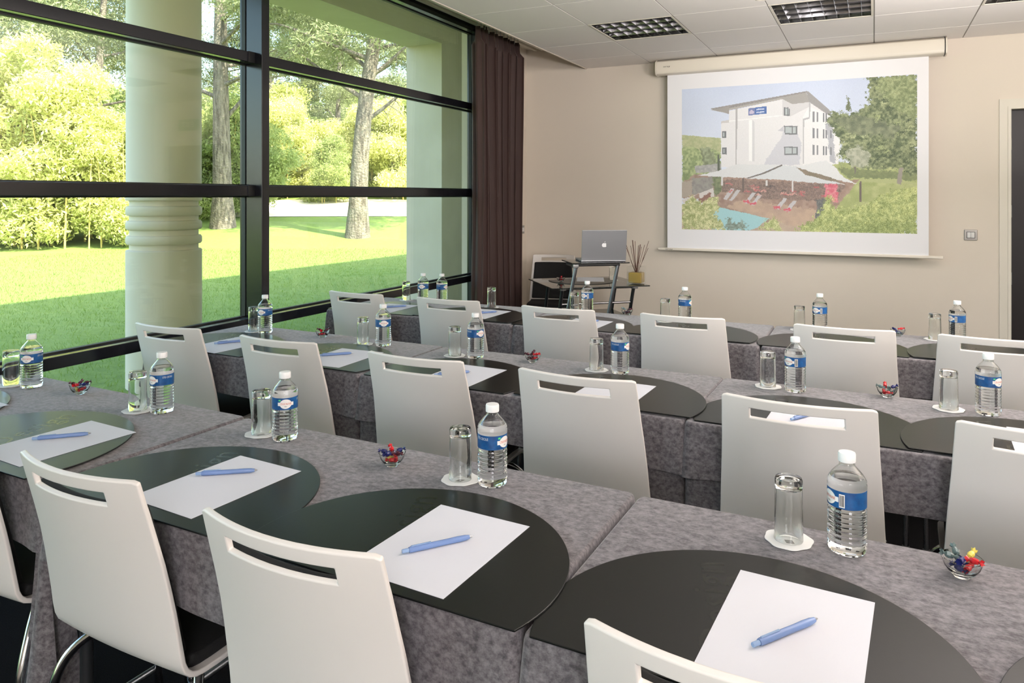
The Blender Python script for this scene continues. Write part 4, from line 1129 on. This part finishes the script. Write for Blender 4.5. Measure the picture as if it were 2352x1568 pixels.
SH = [(shA, 40, 21, 1.05, 0, 'bright bamboo clump at the left edge of the lawn', 1), (shA, 130, 20.5, .95, 2, 'sunlit bamboo clump left of centre in the left bay', 0), (shC, 215, 21.5, .72, 1, 'lower darker green shrub in the left bay', 1), (shA, 275, 20.5, .72, 4, 'yellow-green bamboo beside the round column', 0),
      (shB, -60, 21, 1.1, 3, 'bright shrub beyond the left edge', 1), (shA, -160, 20, 1.0, 1, 'bamboo clump beyond the left edge', 0), (shC, 90, 24, 1.25, 5, 'tall green shrub behind the bamboo clumps', 0), (shB, 0, 25, 1.3, 2, 'tall pale shrub behind at the far left', 0),
      (shC, 480, 27, .85, 1, 'green shrub left of the forked trunk', 0), (shC, 552, 26, .95, 3, 'green shrub right of the forked trunk', 0), (shB, 400, 27, 1.0, 2, 'shrub hidden mostly behind the round column', 0),
      (shA, 640, 33, .85, 2, 'bamboo clump just right of the mullion', 0), (shB, 700, 34, 1.0, 4, 'pale shrub between mullion and tall pine', 0), (shC, 752, 31, .62, 2, 'fresh green young shrub left of the tall pine trunk', 0), (shB, 800, 36, 1.0, 0, 'pale shrub behind the tall pine trunk', 0),
      (shA, 870, 35, .85, 1, 'bamboo clump right of the tall pine trunk', 0), (shB, 925, 33, 1.05, 3, 'pale shrub beside the pier', 0), (shC, 985, 36, 1.0, 5, 'green shrub hidden behind the pier', 0),
      (shB, 610, 38, 1.3, 1, 'tall distant shrub behind the mullion', 0), (shC, 820, 44, 1.3, 3, 'distant shrub beyond the gravel', 0)]
for p_, px, t, s, rz_, lb, fi in SH:
    x, y = polar(px, t); put(p_, x, y, s, rz_, lb, 'shrub', G2, bool(fi) and not p_.get('label'))
# far line of woodland
bl = leaves('foliage', [(-8, 0, 3, 5, 2, 3.2), (0, 0, 3.5, 5, 2, 3.6), (8, 0, 3, 5, 2, 3.2), (-4, 0, 2, 5, 2, 2.4), (4, 0, 2, 5, 2, 2.4)], 30000, .17, 40, .4)
for k, (px, t) in enumerate(((-250, 40), (150, 50), (560, 56), (950, 60))):
    x, y = polar(px, t); o = mesh_obj('woodland_thicket', bl if k == 0 else bl, None); 
    if k == 0: bl.materials.append(M_leafB)
    o.location = (x, y, gz(x, y)-.3); o.rotation_euler = (0, 0, R_(40)); o.scale = (1.2, 1, 1)
    tag(o, ['distant thicket beyond the left edge', 'distant thicket behind the left-hand shrubs', 'distant thicket behind the mullion', 'distant thicket behind the pier'][k], 'thicket', 'distant woodland')

# ------------------------------------------------------------------ light
w = bpy.data.worlds.new('World'); bpy.context.scene.world = w; w.use_nodes = True; nt = w.node_tree
sky = nt.nodes.new('ShaderNodeTexSky'); sky.sky_type = 'NISHITA'; sky.sun_disc = False; sky.sun_elevation = R_(52); sky.sun_rotation = R_(100); sky.dust_density = 2; sky.air_density = 1
bg = nt.nodes['Background']; nt.links.new(sky.outputs[0], bg.inputs[0]); bg.inputs[1].default_value = 1.05
l = bpy.data.lights.new('Sun', 'SUN'); l.energy = 18; l.angle = R_(.6); l.color = (1, .95, .85); o = bpy.data.objects.new('Sun', l); C.objects.link(o)
o.rotation_euler = Vector((math.cos(R_(52))*.98, -math.cos(R_(52))*.2, math.sin(R_(52)))).to_track_quat('Z', 'Y').to_euler()

# ------------------------------------------------------------------ camera and view
cam = bpy.data.cameras.new('Camera'); co = bpy.data.objects.new('Camera', cam); C.objects.link(co)
cam.sensor_width = 36; cam.lens = 1690/2352*36; cam.shift_y = -(784-451)/2352; cam.clip_start = .05; cam.clip_end = 300
co.location = (0, 0, 1.405); co.rotation_euler = (PI/2, 0, R_(26.2))
S = bpy.context.scene; S.camera = co
S.view_settings.view_transform = 'Standard'; S.view_settings.look = 'None'; S.view_settings.gamma = 1; S.view_settings.exposure = .18
cy = S.cycles; cy.use_denoising = True; cy.max_bounces = 10; cy.diffuse_bounces = 4; cy.glossy_bounces = 5; cy.transmission_bounces = 10; cy.transparent_max_bounces = 24
cy.use_adaptive_sampling = True; cy.adaptive_threshold = .03; cy.sample_clamp_indirect = 6; cy.blur_glossy = .5
